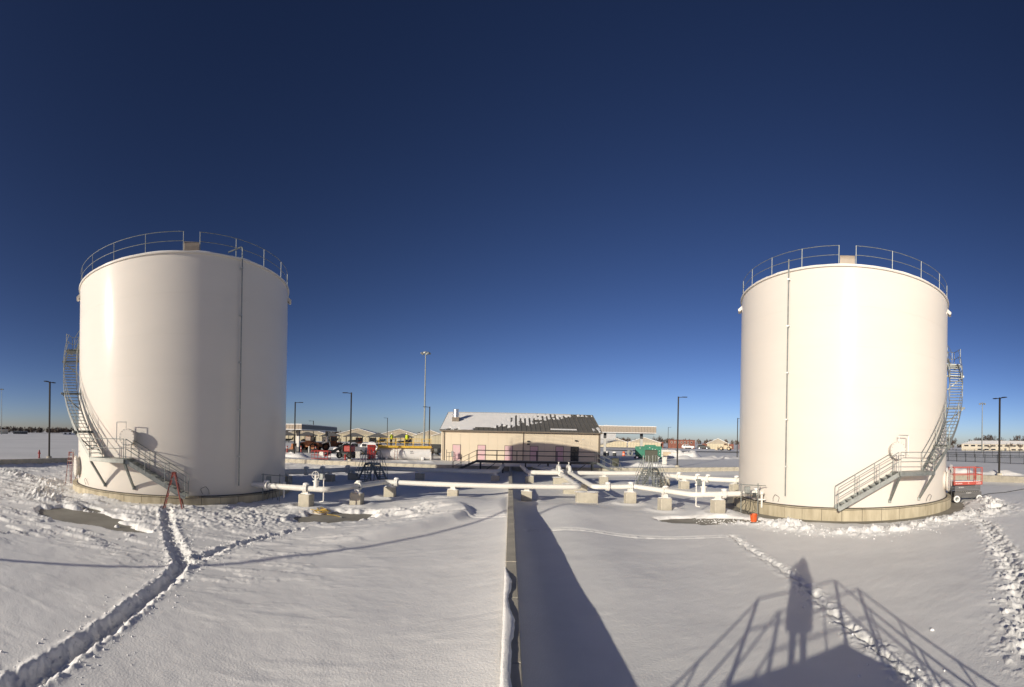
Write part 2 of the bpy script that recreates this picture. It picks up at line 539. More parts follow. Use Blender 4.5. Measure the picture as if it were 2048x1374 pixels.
    for (cx, cy), (sx, sy), rot in PATCHES:
        c, s = math.cos(rot), math.sin(rot)
        e = np.hypot(((x-cx)*c+(y-cy)*s)/sx, (-(x-cx)*s+(y-cy)*c)/sy)+0.55*edge
        z -= (z+0.06)*sst(1.05, 0.80, e)
    # round the tanks
    for (cx, cy), (w0, w1) in ((TL, (0.02, 0.05)), (TR, (0.75, 1.0))):
        rr = np.hypot(x-cx, y-cy)-RING_R
        ang = np.arctan2(y-cy, x-cx)
        e = rr+0.5*edge
        z -= np.where(rr < 3, (z+0.06)*sst(w1*1.2, w0, e), 0) if w1 > 0.5 else 0
        if w1 < 0.5:
            z += 0.20*np.exp(-(np.abs(rr)/0.8)**2)*(0.5+0.7*fbm(ang*5, ang*0+1, 8, 2))
    # scoops at the foot of the piers and drift against the far wall
    for px, py in PIERS_F:
        q = np.hypot(x-px, y-py)
        z += 0.10*np.exp(-((q-0.8)/0.3)**2)-0.05*np.exp(-(q/0.45)**2)
    z += 0.26*sst(44.5, 47.6, y)+0.22*sst(-41, -42.7, x)+0.10*sst(39, 40.8, x)
    # no higher than the dike wall beside it
    near = sst(0.6, 0.0, np.abs(x-xw)-0.13)
    z = np.where(z > 0.78, z-(z-0.78)*near, z)
    return z

def snow_sheet():
    ang = np.concatenate([np.linspace(-math.pi, -1.32, 90, endpoint=False), np.linspace(-1.32, 1.32, 1180, endpoint=False), np.linspace(1.32, math.pi, 90, endpoint=False)])
    rad = np.concatenate([np.linspace(0.3, 3.2, 24, endpoint=False), np.geomspace(3.2, 74, 640)])
    A, Rr = np.meshgrid(ang, rad)
    x = np.clip(Rr*np.sin(A), XL-0.1, XR+0.1)
    y = np.clip(Rr*np.cos(A), YN-0.1, YF+0.1)
    z = snow_height(x, y)
    nr, na = A.shape
    me = bpy.data.meshes.new('snow')
    co = np.stack([x, y, z], -1).reshape(-1, 3)
    i = np.arange((nr-1)*na)
    r, a = i//na, i % na
    a2 = (a+1) % na
    q = np.stack([r*na+a, (r+1)*na+a, (r+1)*na+a2, r*na+a2], -1)
    # drop the collapsed cells beyond the dike
    p0, p1, p2, p3 = (co[q[:, k], :2] for k in range(4))
    area = np.abs((p2[:, 0]-p0[:, 0])*(p3[:, 1]-p1[:, 1])-(p3[:, 0]-p1[:, 0])*(p2[:, 1]-p0[:, 1]))
    q = q[area > 1e-7]
    me.vertices.add(len(co))
    me.vertices.foreach_set('co', co.ravel())
    me.loops.add(q.size)
    me.loops.foreach_set('vertex_index', q.ravel()[::1])
    me.polygons.add(len(q))
    me.polygons.foreach_set('loop_start', np.arange(len(q))*4)
    me.polygons.foreach_set('loop_total', np.full(len(q), 4))
    me.materials.append(M['snow'])
    me.update(calc_edges=True)
    me.validate()
    me.shade_smooth()
    return me
_n = put('snow_ground', snow_sheet())
struct(_n)
_n.data.flip_normals()

m = MB()
m.add([(XL-0.2, YN-0.2, 0), (XR+0.2, YN-0.2, 0), (XR+0.2, YF+0.2, 0), (XL-0.2, YF+0.2, 0)], [(0, 1, 2, 3)])
struct(m.build('basin_floor', 'slab', smooth=False))

def outer_ground():
    xs = sorted(set([-4000, -1500, -600, -250, -120]+list(np.linspace(-80, 80, 41))+[XL-0.3, XR+0.3]+[120, 250, 600, 1500, 4000]))
    ys = sorted(set([-4000, -1000, -200, -60]+[YN-0.3, YF+0.3]+list(np.linspace(50, 130, 41))+[160, 200, 300, 600, 1500, 5000]))
    m = MB()
    idx = {}
    for j, y in enumerate(ys):
        for i, x in enumerate(xs):
            near = abs(x) < 110 and -60 < y < 125
            edge = XL-1 < x < XR+1 and y < YF+2
            z = WZ-0.02+(0.0 if edge or not near else 0.10*float(fbm(np.array([x/9.0]), np.array([y/9.0]), 4, 2)[0]))
            idx[i, j] = len(m.v)
            m.v.append((x, y, z))
    for j in range(len(ys)-1):
        for i in range(len(xs)-1):
            cx, cy = (xs[i]+xs[i+1])/2, (ys[j]+ys[j+1])/2
            if XL-0.2 < cx < XR+0.2 and YN-0.2 < cy < YF+0.2:
                continue
            m.f.append((idx[i, j], idx[i+1, j], idx[i+1, j+1], idx[i, j+1]))
    return m
struct(outer_ground().build('snow_field', 'snow_far'))

def sheet(name, mt, pts, z):
    return struct(MB().add([(x, y, z) for x, y in pts], [tuple(range(len(pts)))]).build(name, mt, smooth=False))
sheet('service_road', 'asphalt', [(30, 128), (44, 122), (140, 108), (240, 60), (252, 66), (150, 118), (46, 134), (30, 139)], WZ+0.06)
sheet('apron', 'asphalt', [(-42, 66), (-22, 70), (-23, 78), (-40, 82), (-52, 80)], WZ+0.07)
sheet('runway', 'asphalt', [(-1200, 300), (-1200, 335), (-130, 275), (-130, 262)], WZ+0.10)
sheet('taxiway', 'asphalt', [(-150, 150), (-150, 157), (60, 182), (60, 172)], WZ+0.08)
sheet('far_grass', 'far_field', [(-1700, 620), (-1700, 700), (-250, 720), (-250, 640)], WZ+0.15)

# ---------------------------------------------------------------- dike walls, built panel by panel
def dike(name, label, a, b, thick, n, z0=-0.1, z1=WZ, mt='concrete', joint=0.012):
    a, b = Vector(a), Vector(b)
    L = (b-a).length
    t = thing(name, label, 'wall', (a.x, a.y, 0), math.atan2(b.y-a.y, b.x-a.x))
    pl = L/n
    me = MB().cbox(0, 0, (z0+z1)/2, pl-joint, thick, z1-z0, 0.012).mesh('wall_panel', mt, False)
    for k in range(n):
        o = put('wall_panel', me, t, ((k+0.5)*pl, random.uniform(-0.004, 0.004), random.uniform(-0.004, 0.004)))
    return t
dike('dike_wall', 'long low concrete dike wall running between the two white tanks', (wall_x(-8.8), -8.8, 0), (wall_x(48), 48, 0), 0.27, 23)
dike('dike_wall', 'sunlit concrete dike wall below the metal-roofed building', (XL, YF+0.15, 0), (XR, YF+0.15, 0), 0.28, 84)
dike('dike_wall', 'shaded concrete dike wall beside the red fire hydrant', (XL-0.15, YN, 0), (XL-0.15, YF+0.29, 0), 0.28, 36)
dike('dike_wall', 'concrete dike wall behind the red scissor lift', (XR+0.15, YF+0.29, 0), (XR+0.15, YN, 0), 0.28, 36)
dike('dike_wall', 'concrete dike wall on the side away from the building', (XR, YN-0.15, 0), (XL, YN-0.15, 0), 0.28, 30)

def snow_cap():
    m = MB()
    rows = []
    for k in range(150):
        y = 3.2+k*0.06
        w_ = 0.16+0.10*float(fbm(np.array([y*1.3]), np.array([1.0]), 14, 3)[0])*2
        w_ *= min(1, max(0, (10.6-y)/1.2)) if y > 9.4 else 1
        w_ = max(0.004, w_)
        h = 0.075*min(1, w_/0.14)
        x0 = wall_x(y)-0.150
        row = []
        for i in range(9):
            u = i/8
            e = 1-(2*u-1)**4
            jit = 0.012*(float(vnoise(np.array([y*9.0]), np.array([i*1.7]), 3)[0])-0.5)
            row.append((x0+u*w_+jit, y, WZ-0.012+h*max(0.0, e)))
        rows.append(row)
    n = 9
    for r in rows:
        m.v += r
    for j in range(len(rows)-1):
        for i in range(n-1):
            m.f.append((j*n+i, j*n+i+1, (j+1)*n+i+1, (j+1)*n+i))
    return m
tag(snow_cap().build('snow_cap', 'snow'), 'strip of snow lying on top of the dike wall between the tanks', 'snow', kind='stuff')

# ---------------------------------------------------------------- the two storage tanks
TZ0, TZ1 = 0.63, 13.54
def tank(center, s, label, gap, cond, extra):
    cx, cy = center
    t = thing('storage_tank', label, 'tank', (cx, cy, 0), math.atan2(-cx, cy), 'white storage tanks')
    def T(psi, r, z):
        return (-s*r*math.sin(psi), -r*math.cos(psi), z)
    A = lambda psi: math.atan2(-math.cos(psi), -s*math.sin(psi))
    nc = 6
    hc = (TZ1-TZ0)/nc
    for k in range(nc):
        r = TANK_R-0.0025*k
        z0, z1 = TZ0+k*hc, TZ0+(k+1)*hc
        MB().lathe([(r, z0), (r, z1-0.014), (r+0.004, z1-0.012), (r+0.004, z1)], 160).build('shell_course', 'tank_paint', t)
    MB().lathe([(TANK_R-0.01, TZ1-0.09), (TANK_R+0.075, TZ1-0.08), (TANK_R+0.085, TZ1), (TANK_R-0.05, TZ1+0.012)], 160).build('curb_angle', 'tank_paint', t)
    roof = MB().lathe([(TANK_R+0.02, TZ1+0.01), (TANK_R*0.5, TZ1+0.32), (0.01, TZ1+0.6)], 96).build('roof', 'tank_paint', t)
    ms = MB()
    na, nr = 200, 6
    for j in range(nr):
        for i in range(na):
            a = 2*math.pi*i/na
            nz = float(fbm(np.array([math.cos(a)*6+cx]), np.array([math.sin(a)*6]), 5, 3)[0])
            rr = [TANK_R+0.03+0.05*nz, TANK_R-0.02+0.05*nz, TANK_R-0.14, TANK_R-0.5, TANK_R*0.5, 0.02][j]
            zz = TZ1+[0.012, 0.075+0.07*nz, 0.10+0.10*nz, 0.12, 0.40, 0.68][j]
            ms.v.append((rr*math.cos(a), rr*math.sin(a), zz))
    for j in range(nr-1):
        for i in range(na):
            ms.f.append((j*na+i, j*na+(i+1) % na, (j+1)*na+(i+1) % na, (j+1)*na+i))
    so = ms.build('snow_crust', 'snow', roof)
    so['kind'] = 'stuff'
    # foundation ring of cast panels
    rnd = random.Random(3)
    npan = 44
    for k in range(npan):
        a0, a1 = 2*math.pi*k/npan, 2*math.pi*(k+1)/npan
        g = 0.0015
        r1 = RING_R+rnd.uniform(-0.006, 0.006)
        secs = []
        for i in range(5):
            a = a0+g+(a1-a0-2*g)*i/4
            c_, s_ = math.cos(a), math.sin(a)
            secs.append([(r1*c_, r1*s_, -0.1), (r1*c_, r1*s_, TZ0-0.02), ((r1-0.02)*c_, (r1-0.02)*s_, TZ0), (7.0*c_, 7.0*s_, TZ0), (7.0*c_, 7.0*s_, -0.1)])
        MB().sweep(secs).build('foundation_panel', 'ringwall', t, smooth=False)
    MB().lathe([(TANK_R+0.10, TZ0-0.005), (TANK_R+0.09, TZ0+0.012), (TANK_R+0.02, TZ0+0.03), (TANK_R-0.01, TZ0+0.03)], 160).build('base_seal', 'seal', t)
    pts = []
    for k in range(161):
        a = 2*math.pi*k/160
        pts.append(((RING_R+0.02)*math.cos(a), (RING_R+0.02)*math.sin(a), TZ0-0.015-0.03*abs(math.sin(a*9))))
    MB().tube(pts, 0.012, 5, False).build('ground_cable', 'seal', t)
    # guard rail of the roof, open at one gap
    rr = TANK_R-0.06
    g0, g1 = gap
    arc = 2*math.pi-(g1-g0)
    for h in (1.05, 0.55):
        pp = [T(g1+arc*k/150, rr, TZ1+0.02+h) for k in range(151)]
        MB().tube(pp, 0.016, 6).build('guard_rail', 'galv', t)
    pm = MB().tube([(0, 0, 0), (0, 0, 1.06)], 0.021, 6).mesh('rail_post', 'galv')
    npst = 22
    for k in range(npst):
        put('rail_post', pm, t, T(g1+arc*k/(npst-1), rr, TZ1+0.02))
    # half-round hatch hood in the gap
    gm = (g0+g1)/2
    hd = MB()
    sec = []
    for e in (-0.40, 0.40):
        ring = []
        for k in range(13):
            a = math.pi*k/12
            ring.append((e, 0.27*math.cos(a), 0.26+0.34*math.sin(a)))
        ring += [(e, -0.27, 0), (e, 0.27, 0)]
        sec.append(ring)
    hd.sweep(sec)
    px, py, pz = T(gm, TANK_R-0.30, TZ1+0.02)
    hd.build('hatch_hood', 'fascia', t, (px, py, pz), -s*gm)
    # overflow scoops under the rim
    for ps in (1.345, -1.345, 2.6, -2.6):
        px, py, pz = T(ps, TANK_R, TZ1-0.62)
        v = MB().prism([(-0.02, 0.0), (0.10, -0.13), (0.22, -0.10), (0.22, 0.02), (-0.02, 0.24)], -0.3, 0.3)
        v.build('overflow_scoop', 'tank_paint', t, (px, py, pz), A(ps))
    # level conduit on stand-off brackets
    pp = [T(cond, TANK_R+0.17, 1.15), T(cond, TANK_R+0.17, TZ1+0.55)]
    if s > 0:
        pp = bend(pp[:1]+[T(cond, TANK_R+0.17, TZ1+0.62), T(cond+0.09, TANK_R-0.3, TZ1+0.32)], 0.1)
    MB().tube(pp, 0.036, 8).build('conduit', 'galv', t)
    for k in range(5):
        z = 2.75+k*2.56
        b = MB().beam(T(cond, TANK_R-0.01, z), T(cond, TANK_R+0.22, z), 0.05, 0.05)
        b.box(*T(cond, TANK_R+0.17, z), 0.10, 0.10, 0.06)
        b.build('conduit_bracket', 'galv_light', t)
    # ------------ stair: landing, spiral flight, upper landing, last flight, lower flight
    ri, ro = TANK_R+0.20, TANK_R+1.05
    def ring_plate(name, p0, p1, r0, r1, z, th, mt, n=10):
        secs = []
        for k in range(n+1):
            p = p0+(p1-p0)*k/n
            secs.append([T(p, r0, z-th), T(p, r1, z-th), T(p, r1, z), T(p, r0, z)])
        return MB().sweep(secs).build(name, mt, t, smooth=False)
    LZ = 2.58
    ring_plate('landing', 0.375, 0.665, TANK_R+0.03, ro+0.12, LZ, 0.05, 'galv')
    ring_plate('landing_fascia', 0.375, 0.665, ro+0.08, ro+0.125, LZ-0.052, 0.16, 'galv')
    for p in (0.375, 0.665):
        MB().beam(T(p, TANK_R, LZ-0.13), T(p, ro+0.08, LZ-0.13), 0.06, 0.14).build('bracket', 'galv', t)
        MB().beam(T(p, ro, LZ-0.22), T(p*0.985, TANK_R+0.02, 0.95), 0.11, 0.11).build('brace', 'galv', t)
        MB().cbox(*T(p*0.985, TANK_R+0.03, 0.97), 0.16, 0.16, 0.2, 0.02).build('brace_pad', 'galv', t)
    handrail([T(0.375+0.29*k/4, ro+0.10, LZ) for k in range(5)], posts=(0, 4)).build('handrail', 'galv', t)
    handrail([T(0.665, ro+0.10, LZ), T(0.665, ro-0.1, LZ)], posts=(0,)).build('handrail', 'galv', t)
    P0, P1, Z1_ = 0.665, 1.60, 9.9
    def spiral(p0, p1, z0, z1, n, nb):
        tm = MB().cbox(0, 0, 0, 0.24, ro-ri-0.04, 0.035, 0.006).mesh('tread', 'galv', False)
        for k in range(n):
            u = (k+1)/(n+1)
            p = p0+(p1-p0)*u
            put('tread', tm, t, T(p, (ri+ro)/2, z0+(z1-z0)*u), -s*p)
        for r in (ri, ro):
            secs = []
            for k in range(31):
                u = k/30
                p, z = p0+(p1-p0)*u, z0+(z1-z0)*u
                secs.append([T(p, r-0.012, z-0.19), T(p, r+0.012, z-0.19), T(p, r+0.012, z+0.11), T(p, r-0.012, z+0.11)])
            MB().sweep(secs).build('stringer', 'galv', t)
            handrail([T(p0+(p1-p0)*k/24, r, z0+(z1-z0)*k/24+0.05) for k in range(25)], posts=range(0, 25, 5), heights=(1.0, 0.52)).build('handrail', 'galv', t)
        for k in range(nb):
            u = (k+0.62)/(nb)
            p, z = p0+(p1-p0)*u, z0+(z1-z0)*u
            MB().beam(T(p, TANK_R, z-0.12), T(p, ro+0.22, z-0.12), 0.10, 0.13).build('bracket', 'galv', t)
            MB().beam(T(p, ro+0.1, z-0.18), T(p-0.02, TANK_R, z-1.15), 0.07, 0.07).build('brace', 'galv', t)
    spiral(P0, P1, LZ, Z1_, 34, 3)
    ring_plate('landing', P1, P1+0.15, TANK_R+0.03, ro+0.2, Z1_, 0.06, 'galv', 4)
    ring_plate('landing_fascia', P1, P1+0.15, ro+0.16, ro+0.205, Z1_-0.062, 0.16, 'galv', 4)
    MB().beam(T(P1+0.02, TANK_R, Z1_-0.14), T(P1+0.02, ro+0.18, Z1_-0.14), 0.06, 0.16).build('bracket', 'galv', t)
    handrail([T(P1, ro+0.19, Z1_), T(P1+0.15, ro+0.19, Z1_)], heights=(1.1, 0.58)).build('handrail', 'galv', t)
    handrail([T(P1+0.15, ro+0.19, Z1_), T(P1+0.15, TANK_R+0.1, Z1_)], heights=(1.1, 0.58), posts=(0,)).build('handrail', 'galv', t)
    spiral(P1+0.15, 2.22, Z1_, TZ1, 17, 1)
    rm = (ri+ro)/2
    top, bot = T(0.375, rm, LZ), T(-0.035, rm+0.15, 0.78)
    flight(t, top, bot, ro-ri, 9, ('galv', 'galv', 'galv'), posts=4)
    # shell manway over the landing: neck, blind cover, davit
    def manway(ps, z, rad, neck):
        ax = Vector(T(ps, 1, 0))
        c0, c1 = Vector(T(ps, TANK_R-0.05, z)), Vector(T(ps, TANK_R+neck, z))
        mw = MB().cyl(c0, c1, rad*0.82, 28).build('manway', 'tank_paint', t)
        MB().cyl(c1-ax*0.06, c1-ax*0.003, rad, 36).build('flange', 'tank_paint', mw)
        MB().cyl(c1, c1+ax*0.045, rad, 36).build('cover', 'tank_paint', mw)
        sv = Vector((-ax.y, ax.x, 0))*s
        b = c1+ax*0.09-sv*(rad+0.12)
        up = Vector((0, 0, 1))
        dv = MB().tube(bend([b-up*rad*0.6, b+up*(rad+0.34), b+sv*(rad+0.14)+up*(rad+0.34)], 0.05), 0.024, 6)
        dv.tube([b+sv*(rad+0.12)+up*(rad+0.34), b+sv*(rad+0.12)+up*rad], 0.016, 6)
        dv.build('davit', 'galv_light', mw)
        bm_ = MB().cyl((0, 0, 0), tuple(ax*0.035), 0.016, 6).mesh('bolt', 'galv')
        for k in range(16):
            a = 2*math.pi*k/16
            put('bolt', bm_, mw, c1+ax*0.045+(sv*math.cos(a)+up*math.sin(a))*rad*0.91)
    manway(0.405, 3.72, 0.47, 0.42)
    manway(1.19, 1.74, 0.70, 0.24)
    # sample loop of tubing near the base
    for ps in extra:
        b = [Vector(T(ps+d, TANK_R+0.03+o, 0.75+z)) for d, o, z in ((0, 0, 0.0), (0.02, 0.06, 0.28), (-0.02, 0.10, 0.42), (-0.045, 0.05, 0.2), (-0.05, 0.0, 0.0))]
        MB().tube(bend(b, 0.08), 0.010, 5).build('sample_tube', 'seal', t)
    return t
tank(TL, 1, 'tall white steel storage tank with a red stepladder at the foot of its stair', (-0.115, 0.01), -0.445, (0.95, -0.16))
tank(TR, -1, 'tall white steel storage tank with a red scissor lift beside it', (-0.05, 0.08), -0.44, (0.80, -0.52))

# ---------------------------------------------------------------- pipes, piers, valves
def pipeline(label, pts, r, bendr, flanges, group=None, caps=True):
    t = thing('pipeline', label, 'pipe', (0, 0, 0))
    path = bend(pts, bendr, 8)
    MB().tube(path, r, 20).build('pipe', 'pipe_paint', t)
    L = [0]
    for a, b in zip(path[:-1], path[1:]):
        L.append(L[-1]+(b-a).length)
    for f in flanges:
        k = max(i for i in range(len(L)) if L[i] <= f*L[-1])
        k = min(k, len(path)-2)
        d = (path[k+1]-path[k]).normalized()
        c = path[k]+d*(f*L[-1]-L[k])
        m = MB()
        for e in (-0.055, 0.055):
            m.cyl(c+d*(e-0.05), c+d*(e+0.05), r*1.62, 20)
        m.build('flange', 'pipe_paint', t)
        so = MB().ball((c.x+0.03, c.y, c.z+r*1.55), r*1.15, 7, 0.42).build('snow_cap', 'snow', t)
        so['kind'] = 'stuff'
        bm_ = MB().cyl(tuple(d*-0.14), tuple(d*0.14), 0.014, 6).mesh('bolt', 'galv')
        s = d.cross(Vector((0, 0, 1))).normalized()
        u = s.cross(d)
        for j in range(8):
            a = 2*math.pi*(j+0.5)/8
            put('bolt', bm_, t, c+(s*math.cos(a)+u*math.sin(a))*r*1.4)
    return t
PZ = 1.13
fl = pipeline('white front pipe from the stepladder tank, passing over the dike wall', [(-14.2, 20.35, PZ), (-9.35, 20.75, PZ), (-7.75, 26.1, PZ), (4.15, 26.1, PZ), (4.15, 37.0, PZ), (4.15, 37.45, 1.62), (4.15, 38.7, 1.62), (4.15, 39.5, 1.05), (2.4, 46.6, 1.0)], 0.155, 0.45, (0.03, 0.085, 0.175, 0.255, 0.75))
fr = pipeline('white front pipe from the scissor lift tank, turning back at the double pier', [(14.3, 21.0, PZ), (9.7, 21.6, PZ), (7.7, 26.2, PZ), (5.05, 26.2, PZ), (5.05, 37.0, PZ), (5.05, 37.45, 1.62), (5.05, 38.7, 1.62), (5.05, 39.5, 1.05), (3.6, 46.6, 1.0)], 0.155, 0.45, (0.03, 0.09, 0.21, 0.30, 0.345))
pipeline('large white back pipe in shade behind the stepladder tank', [(-18.1, 28.2, 1.05), (-15.2, 32.0, 1.05), (-12.2, 37.9, 1.05), (-1.15, 38.2, 1.05), (-0.95, 46.6, 1.05)], 0.20, 0.7, (0.12, 0.17, 0.26))
pipeline('large white back pipe behind the scissor lift tank', [(18.1, 28.3, 1.05), (14.6, 32.2, 1.05), (12.2, 37.9, 1.05), (1.45, 38.2, 1.05), (1.1, 46.6, 1.05)], 0.20, 0.7, (0.06, 0.14, 0.17, 0.24))
for x in (4.15, 5.05):
    m = MB().cyl((x, 38.1, 1.7), (x, 38.1, 2.0), 0.035, 8)
    m.beam((x-0.09, 38.1, 2.0), (x+0.09, 38.1, 2.0), 0.02, 0.02)
    m.build('vent_valve', 'pipe_paint', fl if x < 4.5 else fr)

def pier(x, y, w_, d, top, label, group, saddle=0.2):
    t = thing('concrete_pier', label, 'pier', (x, y, 0), 0, group)
    MB().cbox(0, 0, (top-0.1)/2, w_, d, top+0.1, 0.02).build('block', 'concrete', t)
    cp = MB()
    for e in (-1, 1):
        ww = w_*0.28
        cp.lathe([(0.34*w_/0.64*0.62, 0.0), (0.26*w_/0.64*0.62, 0.035), (0.01, 0.055)], 10, (e*w_*0.27, -d*0.1*e, top-0.004))
    so = cp.build('snow_cap', 'snow', t)
    so['kind'] = 'stuff'
    if saddle:
        m = MB().cbox(0, 0, top+0.01, min(w_, 0.62)*0.62, min(d, 0.62)*0.62, 0.02, 0.004)
        m.prism([(-0.16, top+0.02), (0.16, top+0.02), (0.12, PZ-0.08 if saddle < 0.3 else 1.0), (-0.12, PZ-0.08 if saddle < 0.3 else 1.0)], -0.14, 0.14)
        m.build('pipe_saddle', 'pipe_paint', t, smooth=False)
    return t
FZ = 0.84
lab = {-10.5: 'square concrete pier between the stepladder tank and the yellow hose', -8.35: 'square concrete pier just past the yellow hose, half in tank shadow', -7.45: 'concrete pier in full shade where the front pipe straightens', -3.5: 'sunlit square concrete pier standing in a snowdrift under the front pipe',
       0.95: 'concrete pier half in the shadow of the central dike wall', 7.25: 'square concrete pier beside the flanged joint of the front pipe', 8.45: 'square concrete pier under the slanting pipe near the galvanised crossover', 11.0: 'square concrete pier with snow heaped at its foot beside the orange bucket'}
for x, y in PIERS_F:
    pier(x, y, 0.64, 0.64, FZ, lab[x], 'piers of the front pipes')
pier(4.6, 26.15, 1.3, 0.62, FZ, 'wide concrete pier carrying the corner of both front pipes', 'piers of the front pipes', 0)
pier(4.6, 31.0, 1.7, 0.7, FZ, 'wide low concrete pier under the twin pipes behind the front run', 'piers of the front pipes', 0)
pier(4.4, 36.6, 1.7, 0.7, FZ-0.05, 'wide concrete pier beneath the humped twin pipes', 'piers of the front pipes', 0)
BACK = {-16.9: 'shaded pier carrying the back pipe where it leaves the stepladder tank', -14.6: 'shaded pier under the slanting back pipe between the stepladder tank and crossover', -13.4: 'shaded pier of the back pipe right beside the dark crossover stair',
        -8.1: 'shaded pier under the straight back pipe past the dark crossover stair', -1.4: 'pier under the elbow of the shaded back pipe near the dike wall', 1.6: 'pier under the elbow of the sunlit back pipe near the dike wall',
        8.2: 'sunlit pier under the straight back pipe before the galvanised crossover', 14.0: 'pier under the slanting back pipe just past the galvanised crossover', 16.9: 'pier carrying the back pipe where it leaves the scissor lift tank', 13.1: 'pier of the back pipe hidden behind the galvanised crossover stair'}
for x, y in ((-16.9, 29.7), (-14.6, 32.9), (-13.4, 35.2), (-8.1, 38.0), (-1.4, 38.2), (1.6, 38.2), (8.2, 38.05), (14.0, 33.4), (16.9, 29.9), (13.1, 35.6)):
    pier(x, y, 0.74, 0.70, 0.74, BACK[x], 'piers of the back pipes', 0.4)

def valve(parent, p, d, box_side):
    d = Vector(d).normalized()
    p = Vector(p)
    v = MB().tube([p-d*0.30, p-d*0.30, p-d*0.24, p-d*0.2, p, p+d*0.2, p+d*0.24, p+d*0.30], [0.24, 0.25, 0.25, 0.19, 0.22, 0.19, 0.25, 0.25], 18).build('valve_body', 'pipe_paint', parent)
    m = MB().cyl(p, p+Vector((0, 0, 0.42)), 0.14, 14)
    m.cyl(p+Vector((0, 0, 0.40)), p+Vector((0, 0, 0.46)), 0.2, 14)
    m.cyl(p+Vector((0, 0, 0.46)), p+Vector((0, 0, 0.72)), 0.10, 12)
    m.build('bonnet', 'pipe_paint', v)
    s = Vector((-d.y, d.x, 0))
    c = p+Vector((0, 0, 0.74))+s*-0.12
    ring = [c+(d*math.cos(a)+Vector((0, 0, 1))*math.sin(a))*0.20 for a in [2*math.pi*k/16 for k in range(17)]]
    h = MB().tube(ring, 0.018, 6, False)
    for k in (0, 4, 8, 12):
        h.tube([c, ring[k]], 0.012, 5)
    h.cyl(c, c+s*0.2, 0.03, 8)
    h.build('handwheel', 'pipe_paint', v)
    MB().cbox(*(p+Vector((0, 0, 0.68))+d*box_side*0.30), 0.24, 0.2, 0.34, 0.02).build('actuator', 'galv', v)
    q = p+d*0.42*box_side
    m = MB().tube(bend([q, q-Vector((0, 0, 0.62)), q-Vector((0, 0, 0.66))-d*0.22*box_side], 0.06), 0.035, 8)
    m.cyl(q+Vector((0, 0, 0.1)), q+Vector((0, 0, 0.75)), 0.03, 8)
    m.ball(tuple(q+Vector((0, 0, 0.55))), 0.08, 8)
    m.build('drain_line', 'pipe_paint', v)
valve(fl, (-9.95, 20.70, PZ), (1, 0.08, 0), 1)
valve(fr, (10.2, 21.53, PZ), (-1, 0.13, 0), 1)

def stand(label, x, y, rz):
    t = thing('instrument_stand', label, 'stand', (x, y, 0), rz)
    m = MB()
    for px in (-0.45, 0.5):
        m.tube([(px, 0, -0.05), (px, 0, 1.75)], 0.03, 6)
    m.tube([(-0.55, 0, 1.7), (0.95, 0, 1.62)], 0.025, 6)
    m.tube([(-0.45, 0, 1.2), (0.5, 0, 1.2)], 0.025, 6)
    m.build('frame', 'galv', t)
    MB().cbox(-0.12, -0.08, 1.42, 0.3, 0.16, 0.36, 0.02).build('junction_box', 'galv', t)
    MB().cbox(0.28, -0.08, 1.12, 0.2, 0.14, 0.24, 0.02).build('gauge_box', 'dark_steel', t)
    m = MB()
    for k in range(4):
        m.tube(bend([(-0.2+k*0.14, 0, 1.2), (-0.2+k*0.15, 0.06, 0.7), (-0.5+k*0.3, 0.2, 0.25), (-0.9+k*0.4, 0.5, 0.12)], 0.15), 0.014, 5)
    m.build('conduit', 'dark_steel', t)
    m = MB().tube([(0.75, 0.1, 0.4), (0.75, 0.1, 1.15)], 0.055, 10)
    m.ball((0.75, 0.1, 1.2), 0.11, 8)
    m.beam((0.55, 0.1, 0.85), (0.95, 0.1, 0.85), 0.06, 0.06)
    m.build('sample_valve', 'pipe_paint', t)
stand('small pipe stand of instruments in shade by the stepladder tank nozzle', -12.95, 21.0, 0.5)
stand('small pipe stand of instruments and cables by the scissor lift tank nozzle', 12.55, 20.6, -0.35)

# ---------------------------------------------------------------- crossover stairs
def crossover(label, loc, rz, half, pw, z, run, mats, n=8, group=None, wid=0.85):
    """platform along local X, a flight down each end"""
    t = thing('crossover_stair', label, 'stairs', loc, rz, group)
    MB().cbox(0, 0, z-0.04, 2*half, pw, 0.06, 0.01).build('platform', mats[0], t)
    for e in (-1, 1):
        MB().box(0, e*(pw/2+0.02), z-0.10, 2*half, 0.03, 0.2).build('platform_edge', mats[0], t)
        flight(t, (e*half, 0, z), (e*(half+run), 0, 0.05), wid, n, mats, posts=4)
        handrail([(-half, e*pw/2, z), (0, e*pw/2, z), (half, e*pw/2, z)]).build('handrail', mats[2], t)
        for x in (-half, half):
            MB().beam((x, e*pw/2, -0.1), (x, e*pw/2, z-0.2), 0.07, 0.07).build('post', mats[0], t)
        MB().beam((-half, e*pw/2, 0.1), (half, e*pw/2, z-0.25), 0.05, 0.05).build('cross_brace', mats[0], t)
    return t
crossover('dark-looking steel crossover stair standing in shade over the back pipe before the red toilet', (-11.6, 35.1, 0), math.atan2(-3.6, -0.75), 0.5, 0.9, 1.72, 1.42, ('galv', 'galv', 'galv'))
crossover('pale galvanised crossover stair over the back pipe in front of the green container', (11.75, 35.5, 0), math.atan2(-3.6, 0.55), 0.5, 0.95, 1.72, 1.55, ('galv', 'galv', 'galv'))
cs = crossover('galvanised crossover stair straddling the central dike wall, with the photographer on it', (-0.30, -0.45, 0), 0.0, 1.30, 1.0, 2.22, 2.6, ('galv', 'galv', 'galv_light'), n=10)

